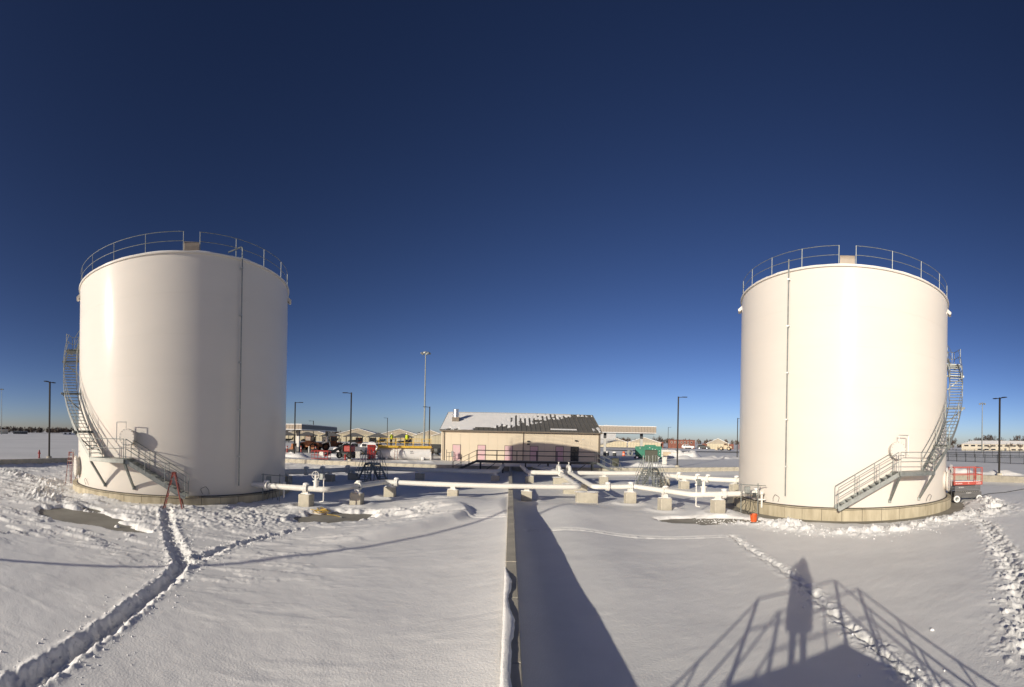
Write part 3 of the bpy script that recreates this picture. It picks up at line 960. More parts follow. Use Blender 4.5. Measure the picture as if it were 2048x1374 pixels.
# long walkway in front of the building
t = thing('walkway', 'long raised steel walkway with railings along the front of the building', 'walkway', (0, 46.9, 0))
WX0, WX1, WDZ = -3.75, 9.2, 1.62
ndk = 11
pl = (WX1-WX0)/ndk
dm = MB().cbox(0, 0, 0, pl-0.02, 1.0, 0.05, 0.008).mesh('deck_panel', 'galv', False)
for k in range(ndk):
    put('deck_panel', dm, t, (WX0+(k+0.5)*pl, 0, WDZ-0.03))
for e in (-0.52, 0.52):
    MB().box((WX0+WX1)/2, e, WDZ-0.14, WX1-WX0, 0.06, 0.24).build('beam', 'dark_steel', t)
    handrail([(WX0+(WX1-WX0)*k/6, e, WDZ) for k in range(7)], r=0.032).build('handrail', 'dark_steel', t)
pm = MB().beam((0, 0, -0.1), (0, 0, WDZ-0.26), 0.12, 0.12).mesh('post', 'dark_steel')
for k in range(6):
    x = WX0+0.4+(WX1-WX0-0.8)*k/5
    for e in (-0.44, 0.44):
        put('post', pm, t, (x, e, 0))
for k in (0, 2, 4):
    x = WX0+0.4+(WX1-WX0-0.8)*k/5
    MB().beam((x, -0.44, 0.15), (x+1.6, -0.44, WDZ-0.3), 0.06, 0.06).build('brace', 'dark_steel', t)
flight(t, (WX0, 0, WDZ), (WX0-2.6, 0, 0.3), 0.95, 6, ('dark_steel', 'dark_steel', 'dark_steel'), posts=4)
flight(t, (WX1, 0, WDZ), (WX1+2.7, 0, 0.3), 0.95, 6, ('galv', 'galv', 'galv'), posts=4)

# ---------------------------------------------------------------- the metal-roofed building
BX0, BX1, BY, BYR, BYB, BEZ, BRZ = -9.4, 11.85, 58.0, 65.2, 72.4, 5.04, 7.68
t = thing('pump_building', 'long cream metal building with bronze standing-seam roof partly under snow', 'building', (0, 0, 0))
npn = 17
pw = (BX1-BX0)/npn
doors = [(-7.4, 0.98, 'pink'), (-4.03, 0.98, 'pink'), (-0.42, 0.98, 'pink'), (2.97, 1.0, 'pink'), (6.4, 0.98, 'pink')]
wm = MB().cbox(0, 0.05, (WZ-0.1+BEZ)/2, pw-0.008, 0.10, BEZ-WZ+0.1, 0.006).mesh('wall_panel', 'cream_wall', False)
for k in range(npn):
    put('wall_panel', wm, t, (BX0+(k+0.5)*pw, BY, 0))
for x in (BX0, BX1):
    poly = [(BY+0.1, WZ-0.1), (BYB-0.1, WZ-0.1), (BYB-0.1, BEZ), (BYR, BRZ-0.12), (BY+0.1, BEZ)]
    m = MB().prism(poly, -0.05, 0.05)
    m.v = [(x+v[1], v[0], v[2]) for v in m.v]
    m.build('end_wall', 'cream_wall', t, smooth=False)
MB().box((BX0+BX1)/2, BYB-0.05, (WZ+BEZ)/2, BX1-BX0, 0.1, BEZ-WZ).build('back_wall', 'cream_wall', t)
# roof: standing-seam panels, one by one
npr = 34
rw = (BX1-BX0+0.5)/npr
ov = 0.35
sl = (BRZ-BEZ)/(BYR-BY)
for side in (0, 1):
    y0, y1 = (BY-ov, BYR) if side == 0 else (BYB+ov, BYR)
    z0, z1 = BEZ-ov*sl+0.05, BRZ+0.05
    m = MB()
    prof = [(-rw/2+0.004, 0), (rw/2-0.03, 0), (rw/2-0.03, 0.06), (rw/2-0.004, 0.06), (rw/2-0.004, -0.03), (-rw/2+0.004, -0.03)]
    secs = [[(x, y0, z0+dz) for x, dz in prof], [(x, y1, z1+dz) for x, dz in prof]]
    m.sweep(secs)
    rm_ = m.mesh('roof_panel', 'roof', False)
    for k in range(npr):
        put('roof_panel', rm_, t, (BX0-0.25+(k+0.5)*rw, 0, 0))
MB().beam((BX0-0.27, BYR, BRZ+0.09), (BX1+0.27, BYR, BRZ+0.09), 0.4, 0.07).build('ridge_cap', 'roof', t)
MB().cbox((BX0+BX1)/2, BY-ov-0.06, BEZ-ov*sl-0.02, BX1-BX0+0.55, 0.14, 0.15, 0.02).build('gutter', 'trim', t)
MB().box((BX0+BX1)/2, BY-0.14, BEZ-0.09, BX1-BX0+0.4, 0.36, 0.03).build('soffit', 'trim', t)
for x in (BX0-0.27, BX1+0.27):
    MB().beam((x, BY-ov, BEZ-ov*sl+0.02), (x, BYR, BRZ+0.04), 0.06, 0.22).build('rake_trim', 'trim', t)
for x in (BX0+0.30, 1.51, BX1-0.12):
    MB().cbox(x, BY-0.06, (WZ+BEZ)/2-0.05, 0.11, 0.09, BEZ-WZ-0.1, 0.015).build('downspout', 'trim', t)
for x in (BX0-0.005, BX1+0.005):
    MB().box(x, BY-0.004, (WZ+BEZ)/2, 0.2, 0.14, BEZ-WZ).build('corner_trim', 'trim' if x > 0 else 'cream_wall', t)
for x, w_, mt in doors:
    f = MB().box(x, BY-0.012, WZ+1.07, w_+0.14, 0.05, 2.2).build('door', 'trim', t)
    MB().cbox(x, BY-0.045, WZ+1.05, w_, 0.05, 2.1, 0.008).build('door_leaf', mt, f)
    MB().cbox(x+w_*0.38, BY-0.10, WZ+1.05, 0.12, 0.06, 0.05, 0.01).build('handle', 'bright_steel', f)
f = MB().box(8.43, BY-0.012, WZ+1.07, 1.1, 0.05, 2.2).build('window', 'dark_steel', t)
for ex in (-0.26, 0.26):
    for ez in (0.35, 1.05, 1.75):
        MB().box(8.43+ex, BY-0.04, WZ+0.02+ez, 0.46, 0.03, 0.62).build('pane', 'glass', f)
for x, z in ((2.2, 3.6), (8.6, 3.8), (2.2, 3.2)):
    MB().prism([(x-0.2, z), (x+0.2, z), (x+0.14, z+0.16), (x-0.14, z+0.16)], BY-0.26, BY-0.003).build('wall_light', 'dark_steel', t, smooth=False)
MB().box(9.55, BY-0.03, 4.05, 0.22, 0.05, 0.16).build('wall_vent', 'offwhite', t)
# exhaust hood on its curb
hx, hy = -8.0, 61.4
hz = BEZ+(hy-BY)*sl
cb = MB().cbox(hx, hy, hz+0.15, 1.0, 1.0, 0.85, 0.02).build('vent_curb', 'trim', t)
MB().lathe([(0.36, 0.55), (0.36, 0.85), (0.52, 0.87), (0.52, 0.97), (0.42, 0.99), (0.42, 1.68), (0.44, 1.7), (0.40, 1.73), (0.01, 1.74)], 28, (hx, hy, hz)).build('exhaust_hood', 'bright_steel', cb)
# snow left on the roof
m = MB()
nx, ny = 170, 44
gx = np.linspace(BX0-0.24, BX1+0.24, nx)
gv = np.linspace(0, 1, ny)
GX, GV = np.meshgrid(gx, gv)
un = (GX-BX0)/(BX1-BX0)
streak = fbm(GX/0.75, GV*3.3, 91, 4)
msk = 1.22-un*1.70+0.75*(GV-0.30)*(0.7+0.9*un)+0.40*streak+0.75*fbm(GX/1.7, GV*4.5, 92, 4)
msk = np.where((un > 0.42) & (GV > 0.84), np.maximum(msk, 0.55+0.9*streak+0.35*(0.75-un)), msk)
msk = np.where((un > 0.68) & (un < 0.86) & (np.abs(GV-0.10) < 0.05), 1.0+streak, msk)
msk = np.where((un > 0.955) & (GV < 0.5), 0.62+1.3*fbm(GX/0.7, GV*7, 95, 3), msk)
msk = np.where((GV < 0.13) & (un < 0.62) & (un > 0.02), msk*0.2+0.9*(0.32+streak)-0.25*sst(0.2, 0.6, un), msk)
_ph = ((GX-(BX0-0.25))/rw) % 1.0
msk = np.where((_ph > 0.86) & (un > 0.34), msk-0.22, msk)
H_ = np.clip((msk-0.42)*0.6, 0, 0.085)
YY = BY-0.33+(BYR+0.1-BY+0.33)*GV
ZZ = BEZ+0.055+(YY-BY)*sl+H_+0.004
for j in range(ny):
    for i in range(nx):
        m.v.append((float(GX[j, i]), float(YY[j, i]), float(ZZ[j, i])))
for j in range(ny-1):
    for i in range(nx-1):
        if msk[j, i] > 0.42 and msk[j+1, i+1] > 0.40:
            m.f.append((j*nx+i, j*nx+i+1, (j+1)*nx+i+1, (j+1)*nx+i))
so = m.build('roof_snow', 'snow', t)
so['kind'] = 'stuff'
# little fenced stoop at the corner door
t = thing('stoop_rail', 'small dark steel rail with electrical box beside the corner pink door', 'railing', (-8.25, 57.0, WZ-0.03))
m = MB()
for x in (-0.35, 0.0, 0.75):
    m.tube([(x, 0, 0), (x, 0, 1.5 if x < 0 else 1.15)], 0.035, 6)
for z in (1.1, 0.6):
    m.tube([(-0.35, 0, z), (0.75, 0, z)], 0.03, 6)
m.build('rail', 'dark_steel', t)
MB().cbox(0.45, -0.05, 0.95, 0.3, 0.2, 0.7, 0.02).build('electrical_box', 'galv', t)

# ---------------------------------------------------------------- light poles and masts
def light_pole(x, y, h, label, heads, rz=0.0, z0=WZ, w_=0.17, group='square light poles'):
    t = thing('light_pole', label, 'light pole', (x, y, z0-0.05), rz, group)
    MB().lathe([(0.30, 0), (0.30, 0.22), (0.27, 0.25), (0.01, 0.25)], 16).build('base', 'concrete', t)
    MB().cbox(0, 0, h/2+0.1, w_, w_, h, 0.015).build('pole', 'bronze', t)
    for s in heads:
        m = MB().beam((0, 0, h), (s*0.5, 0, h+0.04), 0.07, 0.07)
        m.build('arm', 'bronze', t)
        MB().cbox(s*0.78, 0, h+0.05, 0.62, 0.34, 0.08, 0.02).build('lamp_head', 'bronze', t)
    return t
light_pole(-43.9, 24.4, 8.75, 'double-headed bronze light pole near the red fire hydrant', (-1, 1), -1.06)
light_pole(42.2, 20.4, 8.3, 'double-headed bronze light pole beyond the red scissor lift', (-1, 1), 1.1)
light_pole(-19.3, 49.6, 8.3, 'single-headed bronze light pole beside the red boom lift', (-1,), 0.4)
light_pole(-28.6, 52.4, 7.5, 'single-headed bronze light pole by the snow heap near the orange loader', (1,), 0.5)
light_pole(-44.5, 90.5, 6.3, 'single-headed pole standing behind the ribbed canopy', (-1,), 0.45)
light_pole(-36.0, 122, 8.4, 'single-headed dark pole behind the yellow-railed tank', (-1,), 0.3)
light_pole(-13.2, 68.5, 7.9, 'single-headed bronze light pole near the corner of the cream building', (-1,), 0.2)
light_pole(57.0, 152.0, 8.4, 'single-headed pole in front of the brick building', (1,), -0.35)
light_pole(19.9, 49.7, 8.6, 'single-headed bronze light pole beside the white cabinet', (1,), -0.4)
light_pole(42.3, 74.2, 7.9, 'single-headed bronze light pole beside the far snow bank', (1,), -0.5)
light_pole(-24.0, -9.75, 11.2, 'bronze light pole on the near dike that casts the long thin shadow', (1,), 0.6)
def mast(x, y, h, label, r=0.35):
    t = thing('light_mast', label, 'light mast', (x, y, WZ-0.1), 0, 'tall floodlight masts')
    MB().tube([(0, 0, 0), (0, 0, h)], [r, r*0.45], 10).build('pole', 'galv', t)
    m = MB()
    ring = [(1.2*math.cos(a), 1.2*math.sin(a), h-0.4) for a in [2*math.pi*k/14 for k in range(15)]]
    m.tube(ring, 0.06, 5, False)
    for k in range(0, 14, 3):
        m.tube([(0, 0, h-0.2), ring[k]], 0.05, 5)
    m.build('head_ring', 'galv', t)
    hm = MB().cbox(0, 0, 0, 0.75, 0.5, 0.55, 0.05).mesh('floodlight', 'galv')
    for k in range(6):
        a = 2*math.pi*k/6+0.4
        put('floodlight', hm, t, (1.35*math.cos(a), 1.35*math.sin(a), h-0.75), a)
mast(-29.4, 143.5, 32.0, 'tall floodlight mast behind the yellow-railed tank')
mast(183, 97.7, 24.0, 'tall floodlight mast before the long two-storey building')
mast(-322, 135, 37.0, 'tall floodlight mast far out on the airfield beyond the hydrant')

# ---------------------------------------------------------------- canopies
def canopy(label, corner, d1, d2, z0, z1, cols, mats, ground=WZ):
    """box canopy: corner point, two edge vectors"""
    t = thing('canopy', label, 'canopy', (corner[0], corner[1], ground), 0)
    c = Vector((0, 0, 0))
    a, b = Vector((*d1, 0)), Vector((*d2, 0))
    za, zb = z0-ground, z1-ground
    for p, q, mt in ((c, a, mats[0]), (c, b, mats[1]), (a, a+b, mats[1]), (b, a+b, mats[0])):
        n = max(2, int((q-p).length/0.55))
        d = (q-p)/n
        me = MB().beam((0, 0, za+0.06), tuple(d*0.94+Vector((0, 0, za+0.06))), 0.08, 0.02).mesh('x', mt)
        me = MB().beam(tuple(d*0.03+Vector((0, 0, (za+zb)/2))), tuple(d*0.97+Vector((0, 0, (za+zb)/2))), 0.08, zb-za-0.2).mesh('fascia_panel', mt, False)
        for k in range(n):
            put('fascia_panel', me, t, p+d*k)
        MB().beam(p+Vector((0, 0, zb-0.04)), q+Vector((0, 0, zb-0.04)), 0.16, 0.12).build('trim', 'white', t)
        MB().beam(p+Vector((0, 0, za+0.05)), q+Vector((0, 0, za+0.05)), 0.14, 0.12).build('trim', 'white', t)
    m = MB().add([c+Vector((0, 0, za+0.02)), b+Vector((0, 0, za+0.02)), a+b+Vector((0, 0, za+0.02)), a+Vector((0, 0, za+0.02))], [(0, 1, 2, 3)])
    m.build('soffit', 'offwhite', t)
    MB().add([c+Vector((0, 0, zb-0.1)), a+Vector((0, 0, zb-0.1)), a+b+Vector((0, 0, zb-0.1)), b+Vector((0, 0, zb-0.1))], [(0, 1, 2, 3)]).build('roof_deck', 'snow', t)
    for x, y in cols:
        o = MB().cbox(x, y, za/2, 0.45, 0.45, za, 0.02).build('column', 'offwhite', t)
        MB().cbox(x, y, za-0.55, 0.5, 0.5, 1.08, 0.02).build('column_cap', 'fascia_dark', o)
        MB().cbox(x, y, 0.45, 0.52, 0.52, 0.9, 0.02).build('column_guard', 'fascia_dark', o)
    return t
canopy('ribbed flat canopy with a shaded dark side beyond the orange loader', (-34.4, 65.5), (-3.6, 23.7), (-9.9, -1.5), 4.82, 5.8, [(-2.0, 2.6), (-4.6, 20.5), (-9.0, 2.2), (-11.4, 19.6)], ('fascia_dark', 'fascia'))  # long sides use darker panels: their shade is painted into the colour
canopy('ribbed brown flat canopy on two columns behind the end of the cream building', (14.2, 83.0), (13.1, -3.5), (3.0, 10.5), 5.5, 6.85, [(4.0, 0.9), (11.0, -0.8)], ('fascia', 'fascia'))

# ---------------------------------------------------------------- hangars, sunshades and far buildings
def hangar(label, x, y, rz, w_, d, ez, pz, mats=('hangar_wall', 'hangar_gable'), brick=0.0, base=0.5, group='gabled hangars'):
    t = thing('hangar', label, 'hangar', (x, y, base), rz, group)
    n = max(5, int(w_/1.3))
    p = w_/n
    me = MB().box(0, 0, (ez-base)/2, p-0.10, 0.1, ez-base).mesh('door_panel', mats[0], False)
    for k in range(n):
        put('door_panel', me, t, (-w_/2+(k+0.5)*p, 0.05, 0))
    MB().box(0, 0.12, (ez-base)/2, w_, 0.06, ez-base).build('wall', mats[1], t)
    MB().prism([(-w_/2, ez-base), (w_/2, ez-base), (0, pz-base)], -0.05, 0.3).build('gable', mats[1], t, smooth=False)
    for s in (-1, 1):
        m = MB().add([(0, -0.4, pz-base+0.12), (s*(w_/2+0.5), -0.4, ez-base-0.02), (s*(w_/2+0.5), d, ez-base-0.02), (0, d, pz-base+0.12),
                      (0, -0.4, pz-base-0.03), (s*(w_/2+0.5), -0.4, ez-base-0.2), (s*(w_/2+0.5), d, ez-base-0.2), (0, d, pz-base-0.03)],
                     [(0, 1, 2, 3), (7, 6, 5, 4), (0, 4, 5, 1), (1, 5, 6, 2), (2, 6, 7, 3)])
        m.build('roof', 'snow', t, smooth=False)
        MB().box(s*w_/2, d/2, (ez-base)/2, 0.12, d, ez-base).build('side_wall', mats[0], t)
        if brick:
            MB().cbox(s*(w_/2+brick/2), 0.5, (ez-base)/2-0.1, brick, 2.2, ez-base+0.2, 0.03).build('brick_annex', 'brick', t)
    m = MB()
    for k in range(3):
        m.box(-0.7+k*0.7, -0.08, (ez*0.55+pz*0.45)-base, 0.5, 0.06, 0.5)
    m.build('gable_vent', 'fascia', t)
    return t
hl = ['cream hangar seen behind the ribbed canopy', 'cream hangar behind the white pickup truck', 'cream hangar behind the red portable toilet', 'brown-gabled hangar behind the yellow railing', 'grey-gabled hangar by the corner of the cream building']
for k, (x, y, w_, pz) in enumerate(((-101, 196, 23, 7.4), (-76, 205, 22, 7.6), (-56, 211, 22, 7.6), (-39, 205, 16, 7.2), (-28, 192, 15, 7.0))):
    hangar(hl[k], x, y, math.atan2(-x, y)*0.6, w_, 30, 4.6, pz, ('hangar_wall', 'hangar_gable'))
hangar('grey-gabled hangar half hidden by the aircraft tail', 47.5, 202, -0.2, 13.5, 26, 3.4, 5.6)
hangar('wide grey-gabled hangar behind the green container', 61.5, 196, -0.3, 15.5, 26, 3.3, 5.7)
hangar('grey-gabled hangar with brick annexes beyond the tractor', 93.5, 182.5, -0.46, 10.5, 24, 3.3, 5.8, brick=2.2)
hangar('grey-gabled hangar partly hidden by the scissor lift tank', 108.0, 176, -0.52, 9.0, 24, 3.2, 5.4, brick=1.6)
def shade(x, y, rz, k):
    t = thing('aircraft_shelter', 'dark-roofed open aircraft shelter on thin posts in the row before the hangars', 'shelter', (x, y, WZ-0.05), rz, 'open aircraft shelters')
    MB().prism([(-4.4, 2.55), (4.0, 2.75), (4.0, 2.95), (0.5, 4.2), (-0.6, 4.15), (-4.4, 2.75)], -0.2, 9).build('roof', 'fascia_dark', t, smooth=False)
    pm_ = MB().beam((0, 0, 0), (0, 0, 2.75), 0.2, 0.2).mesh('post', 'dark_steel')
    for px in (-3.2, -1.0, 1.1, 3.2):
        for py in (0.2, 8.6):
            put('post', pm_, t, (px, py, 0))
    MB().cbox(1.8 if k % 2 else -1.9, 5.0, 1.2, 2.6, 3.0, 2.4, 0.1).build('storage_locker', ('brick', 'fascia_dark', 'offwhite')[k % 3], t)
    m = MB().tube([(-2.6, 3.0, 0.9), (-1.6, 3.0, 1.0), (1.2, 3.2, 1.05), (2.8, 3.4, 1.3)], [0.15, 0.5, 0.45, 0.12], 10)
    m.box(-0.6, 3.1, 1.35, 1.1, 6.5, 0.12)
    m.prism([(2.1, 1.2), (2.8, 1.2), (2.95, 2.1), (2.6, 2.1)], 3.3, 3.4)
    o = m.build('parked_aircraft', 'dark_steel', None, (0, 0, 0))
    o.parent = None
    o.location = (x, y, WZ-0.05)
    o.rotation_euler = (0, 0, rz)
    tag(o, 'small covered aircraft parked under a dark-roofed shelter', 'aircraft', 'aircraft parked under the shelters')
for k, (x, y) in enumerate(((-81.9, 143.2), (-74.8, 147.1), (-66.7, 150.9), (-58.5, 154.3), (-50.1, 157.2), (-40.8, 159.9))):
    shade(x, y, math.atan2(-x, y), k)
def block(name, label, x, y, rz, w_, d, z1, mt, wins, base=0.6, roof=None, cat='building'):
    t = thing(name, label, cat, (x, y, base), rz)
    MB().box(0, d/2, (z1-base)/2, w_, d, z1-base).build('wall', mt, t)
    MB().cbox(0, d/2, z1-base+0.08, w_+0.5, d+0.5, 0.2, 0.03).build('parapet', roof or 'fascia', t)
    for (wx, wz, ww, wh, gm) in wins:
        f = MB().box(wx, -0.02, wz-base, ww+0.16, 0.08, wh+0.16).build('window', 'offwhite' if gm == 'glass' else 'trim', t)
        MB().box(wx, -0.05, wz-base, ww, 0.08, wh).build('pane', gm, f)
    return t
block('brick_building', 'flat-roofed red brick building with a row of small windows', 78.0, 190.0, -0.38, 12.8, 9, 4.75, 'brick', [(-4.6+k*1.55, 3.7, 0.5, 0.8, 'glass') for k in range(7)], roof='brick')
block('brick_building', 'small dark-roofed brick building beside the red brick one', 68.4, 196.0, -0.35, 5.2, 9, 3.8, 'brick', [(0.8, 2.0, 0.9, 1.2, 'offwhite')], roof='fascia_dark')
# the long two-storey building on the right
t = thing('office_building', 'long two-storey cream building with snowy hipped roof behind the fence', 'building', (249.1, 148.4, 0.1), math.atan2(-68, 34))
LW = 76.0
MB().box(LW/2, 6, 2.6, LW, 12, 5.2).build('wall', 'pale_wall', t)
m = MB().add([(-0.6, -0.6, 5.2), (LW+0.6, -0.6, 5.2), (LW+0.6, 12.6, 5.2), (-0.6, 12.6, 5.2), (7, 6, 7.6), (LW-7, 6, 7.6)], [(0, 1, 5, 4), (1, 2, 5), (2, 3, 4, 5), (3, 0, 4), (3, 2, 1, 0)])
m.build('roof', 'snow', t, smooth=False)
for k in range(16):
    for z in (1.4, 3.9):
        if z < 2 and k in (0, 1, 5, 6, 9, 12):
            continue
        f = MB().box(3.2+k*4.5, -0.03, z+0.2, 3.3, 0.1, 1.25).build('window', 'offwhite', t)
        MB().box(3.2+k*4.5, -0.06, z+0.2, 3.0, 0.1, 1.0).build('pane', 'glass', f)
for k in (6, 11):
    MB().box(3.2+k*4.5-1, -0.03, 1.3, 1.3, 0.1, 2.3).build('door', 'fascia_dark', t)
# low far buildings on the airfield
rb = random.Random(11)
fb = [(-398, 168, 11, 4.2, 'cream_wall', 'pale cream terminal block beyond the airfield'), (-406, 165, 5, 3.0, 'cream_wall', 'small cream block joined beside the far terminal'), (-386, 182, 14, 2.6, 'fascia_dark', 'low dark shed beside the far cream terminal'), (-480, 175, 14, 2.6, 'white', 'low white shed far across the airfield'),
      (-330, 205, 14, 2.0, 'white', 'low white hangar far across the snow near the double-headed pole'), (-345, 240, 16, 2.4, 'offwhite', 'low grey-white shed far across the snow behind the stair'), (-520, 165, 22, 2.4, 'offwhite', 'long low grey shed far out on the airfield edge')]
for x, y, w_, h, mt, lb in fb:
    block('far_building', lb, x, y, math.atan2(-x, y), w_, 12, WZ+h, mt, [(-w_/2+2.4+k*4.2, WZ+h*0.55, 1.8, 1.2, 'glass') for k in range(int((w_-3)/4.2))], base=WZ-0.1, roof='snow')

# ---------------------------------------------------------------- bare trees
def tree_mesh(seed, h):
    rg = random.Random(seed)
    tm, cm = MB(), MB()
    tm.tube([(0, 0, -0.3), (0.05, 0, h*0.14), (rg.uniform(-.2, .2), rg.uniform(-.2, .2), h*0.34)], [h*0.026, h*0.02, h*0.014], 7)
    def br(p, d, L, r, lv):
        q = p+d*L
        (tm if lv < 1 else cm).tube([p, (p+q)/2+Vector((rg.uniform(-1, 1), rg.uniform(-1, 1), rg.uniform(-.3, .6)))*L*0.08, q], [r, r*0.75, r*0.5], 3 if lv else 5, False)
        if lv >= 4:
            return
        for k in range(4 if lv < 3 else 5):
            a = Vector((rg.gauss(0, 1), rg.gauss(0, 1), rg.gauss(0.35, 0.6))).normalized()
            nd = (d*0.75+a*0.75).normalized()
            br(p+d*L*rg.uniform(0.45, 1.0), nd, L*rg.uniform(0.52, 0.75), max(0.06, r*0.5), lv+1)
    for k in range(5):
        a = 2*math.pi*k/5+rg.uniform(-.4, .4)
        br(Vector((0, 0, h*(0.16+0.04*k))), Vector((math.cos(a)*0.65, math.sin(a)*0.65, 0.9)).normalized(), h*0.30, h*0.012, 1)
    return tm.mesh('trunk', 'bark'), cm.mesh('crown', 'twig', False)
variants = [tree_mesh(s, 11) for s in (1, 2, 3)]
rt = random.Random(5)
spots = []
for k in range(22):
    u = k/21
    x, y = 265+(295-265)*u+rt.uniform(-4, 4), 205-115*u+rt.uniform(-5, 5)
    spots.append((x, y, rt.uniform(0.95, 1.45)))
spots += [(232, 165, 0.9), (236, 171, 1.1), (239, 178, 1.2), (245, 178, 1.35), (228, 177, 1.0), (236, 186, 1.2)]
for k, (x, y, s_) in enumerate(spots):
    t = thing('bare_tree', 'leafless brown tree in the row behind the long two-storey building', 'tree', (x, y, WZ-0.1), rt.uniform(0, 6), 'bare trees behind the two-storey building')
    t.scale = (s_, s_, s_)
    put('trunk', variants[k % 3][0], t)
    put('crown', variants[k % 3][1], t)
for x, y, s_, lb in ((246, 112, 0.62, 'small bare tree close before the windows of the long building'), (247, 126, 0.5, 'low bare shrubby tree before the long building beside the mast'), (244, 104, 0.6, 'bare tree before the far end of the long building'),
                     (82, 214, 0.62, 'bare tree top showing above the small brick building'), (75, 216, 0.7, 'bare tree standing behind the wide grey-gabled hangar')):
    t = thing('bare_tree', lb, 'tree', (x, y, WZ-0.1), rt.uniform(0, 6))
    t.scale = (s_, s_, s_)
    put('trunk', variants[1][0], t)
    put('crown', variants[1][1], t)
def treeline(name, label, pts, hmin, hmax, step, dens):
    rg = random.Random(9)
    m = MB()
    for (ax, ay), (bx, by) in zip(pts[:-1], pts[1:]):
        L = math.hypot(bx-ax, by-ay)
        for k in range(int(L/step)):
            u = rg.random()
            x, y = ax+(bx-ax)*u+rg.uniform(-12, 12), ay+(by-ay)*u+rg.uniform(-12, 12)
            hh = rg.uniform(hmin, hmax)*(0.8+0.4*float(vnoise(np.array([x/70.0]), np.array([y/70.0]), 2)[0]))
            cr = hh*rg.uniform(0.28, 0.42)
            for j in range(dens):
                a, b = rg.uniform(0, 6.28), rg.random()
                rr = cr*math.sqrt(rg.random())
                px, py, pz = x+rr*math.cos(a), y+rr*math.sin(a), WZ+hh*(0.05+0.95*b**0.7*(1-0.35*(rr/cr)**2))
                w_ = rg.uniform(0.35, 1.1)
                d = rg.uniform(0, 3.14)
                lz = rg.uniform(0.8, 2.4)
                m.add([(px-w_*math.cos(d), py-w_*math.sin(d), pz-lz), (px+w_*math.cos(d), py+w_*math.sin(d), pz-lz*0.8), (px+rg.uniform(-.6, .6), py, pz+lz*0.5)], [(0, 1, 2)])
    o = m.build(name, 'twig', smooth=False)
    return tag(o, label, 'woodland', kind='stuff')
treeline('far_woodland', 'dark line of leafless woodland along the far horizon', [(-1000, 180), (-760, 330), (-560, 520), (-380, 640), (-150, 700)], 7, 11.5, 1.5, 52)
treeline('far_woodland', 'thin line of leafless trees on the horizon behind the hangars', [(-150, 700), (100, 640), (420, 560), (620, 420), (700, 250), (760, 60)], 6, 9, 4.0, 40)

# ---------------------------------------------------------------- fences on the right
def fence(label, pts, h, step, gap):
    t = thing('fence', label, 'fence', (pts[0][0], pts[0][1], WZ-0.05), 0, 'black metal fences')
    o = Vector((*pts[0], 0))
    pm_ = MB().beam((0, 0, 0), (0, 0, h+0.08), 0.09, 0.09).mesh('post', 'dark_steel')
    rnd = 0
    for a, b in zip(pts[:-1], pts[1:]):
        a, b = Vector((*a, 0))-o, Vector((*b, 0))-o
        n = max(1, int((b-a).length/step))
        d = (b-a)/n
        pk = MB()
        cnt = max(2, int(d.length/gap))
        for j in range(1, cnt):
            pk.beam(d*(j/cnt)+Vector((0, 0, 0.08)), d*(j/cnt)+Vector((0, 0, h-0.02)), 0.018, 0.018)
        pkm = pk.mesh('picket', 'dark_steel', False)
        rlm = MB().beam(Vector((0, 0, 0)), d, 0.045, 0.06).mesh('rail', 'dark_steel', False)
        for k in range(n):
            put('post', pm_, t, a+d*k)
            q = put('picket', pkm, t, a+d*k)
            q['kind'] = 'stuff'
            for z in (0.12, h*0.93):
                put('rail', rlm, t, a+d*k+Vector((0, 0, z)))
fence('black metal fence with wide bays behind the scissor lift', [(78.0, 60.0), (72.6, 38.1), (70.6, 29.3), (69.0, 16.0)], 1.55, 2.4, 0.15)
fence('farther black metal picket fence before the long two-storey building', [(100, 70), (104, 55), (107, 38), (108, 24)], 2.2, 2.4, 0.16)

# ---------------------------------------------------------------- snow banks and snow heaps outside the dike
def bank(label, pts, wd, hh, seed):
    m = MB()
    L = sum(math.hypot(b[0]-a[0], b[1]-a[1]) for a, b in zip(pts[:-1], pts[1:]))
    n = int(L/0.35)+2
    cum, P_ = 0, []
    for k in range(n):
        s = L*k/(n-1)
        for a, b in zip(pts[:-1], pts[1:]):
            l = math.hypot(b[0]-a[0], b[1]-a[1])
            if s <= l+1e-6:
                u = s/l
                P_.append((a[0]+(b[0]-a[0])*u, a[1]+(b[1]-a[1])*u, (b[0]-a[0])/l, (b[1]-a[1])/l))
                break
            s -= l
    nc = 13
    for k, (x, y, dx, dy) in enumerate(P_):
        end = min(1, k/4, (len(P_)-1-k)/4)
        for i in range(nc):
            u = -1+2*i/(nc-1)
            px, py = x-dy*u*wd, y+dx*u*wd
            nz = float(fbm(np.array([px/1.6]), np.array([py/1.6]), seed, 4, 0.6)[0])
            z = hh*(1-u*u)*end*(1+1.5*nz)+(0.25*nz*end if abs(u) < 0.95 else 0)
            m.v.append((px, py, WZ-0.10+max(0, z)))
    for k in range(len(P_)-1):
        for i in range(nc-1):
            m.f.append((k*nc+i, k*nc+i+1, (k+1)*nc+i+1, (k+1)*nc+i))
    o = m.build('snow_bank', 'snow')
    o.data.flip_normals()
    return tag(o, label, 'snow bank', kind='structure')
bank('ploughed snow bank along the road beyond the white cabinet', [(28.5, 74), (34, 72), (40, 74), (50, 79), (62, 80)], 2.4, 0.5, 3)
bank('tall ploughed snow heap beside the tan boards', [(29, 80), (33, 79), (36, 77)], 2.8, 1.15, 4)
bank('snow heap at the foot of a light pole by the ribbed canopy', [(-31, 54), (-28.5, 52.8), (-26.5, 53)], 1.4, 0.55, 5)
bank('long low snow bank along the dike behind the scissor lift', [(43.2, 30), (43.0, 22), (43.2, 12)], 0.9, 0.42, 6)
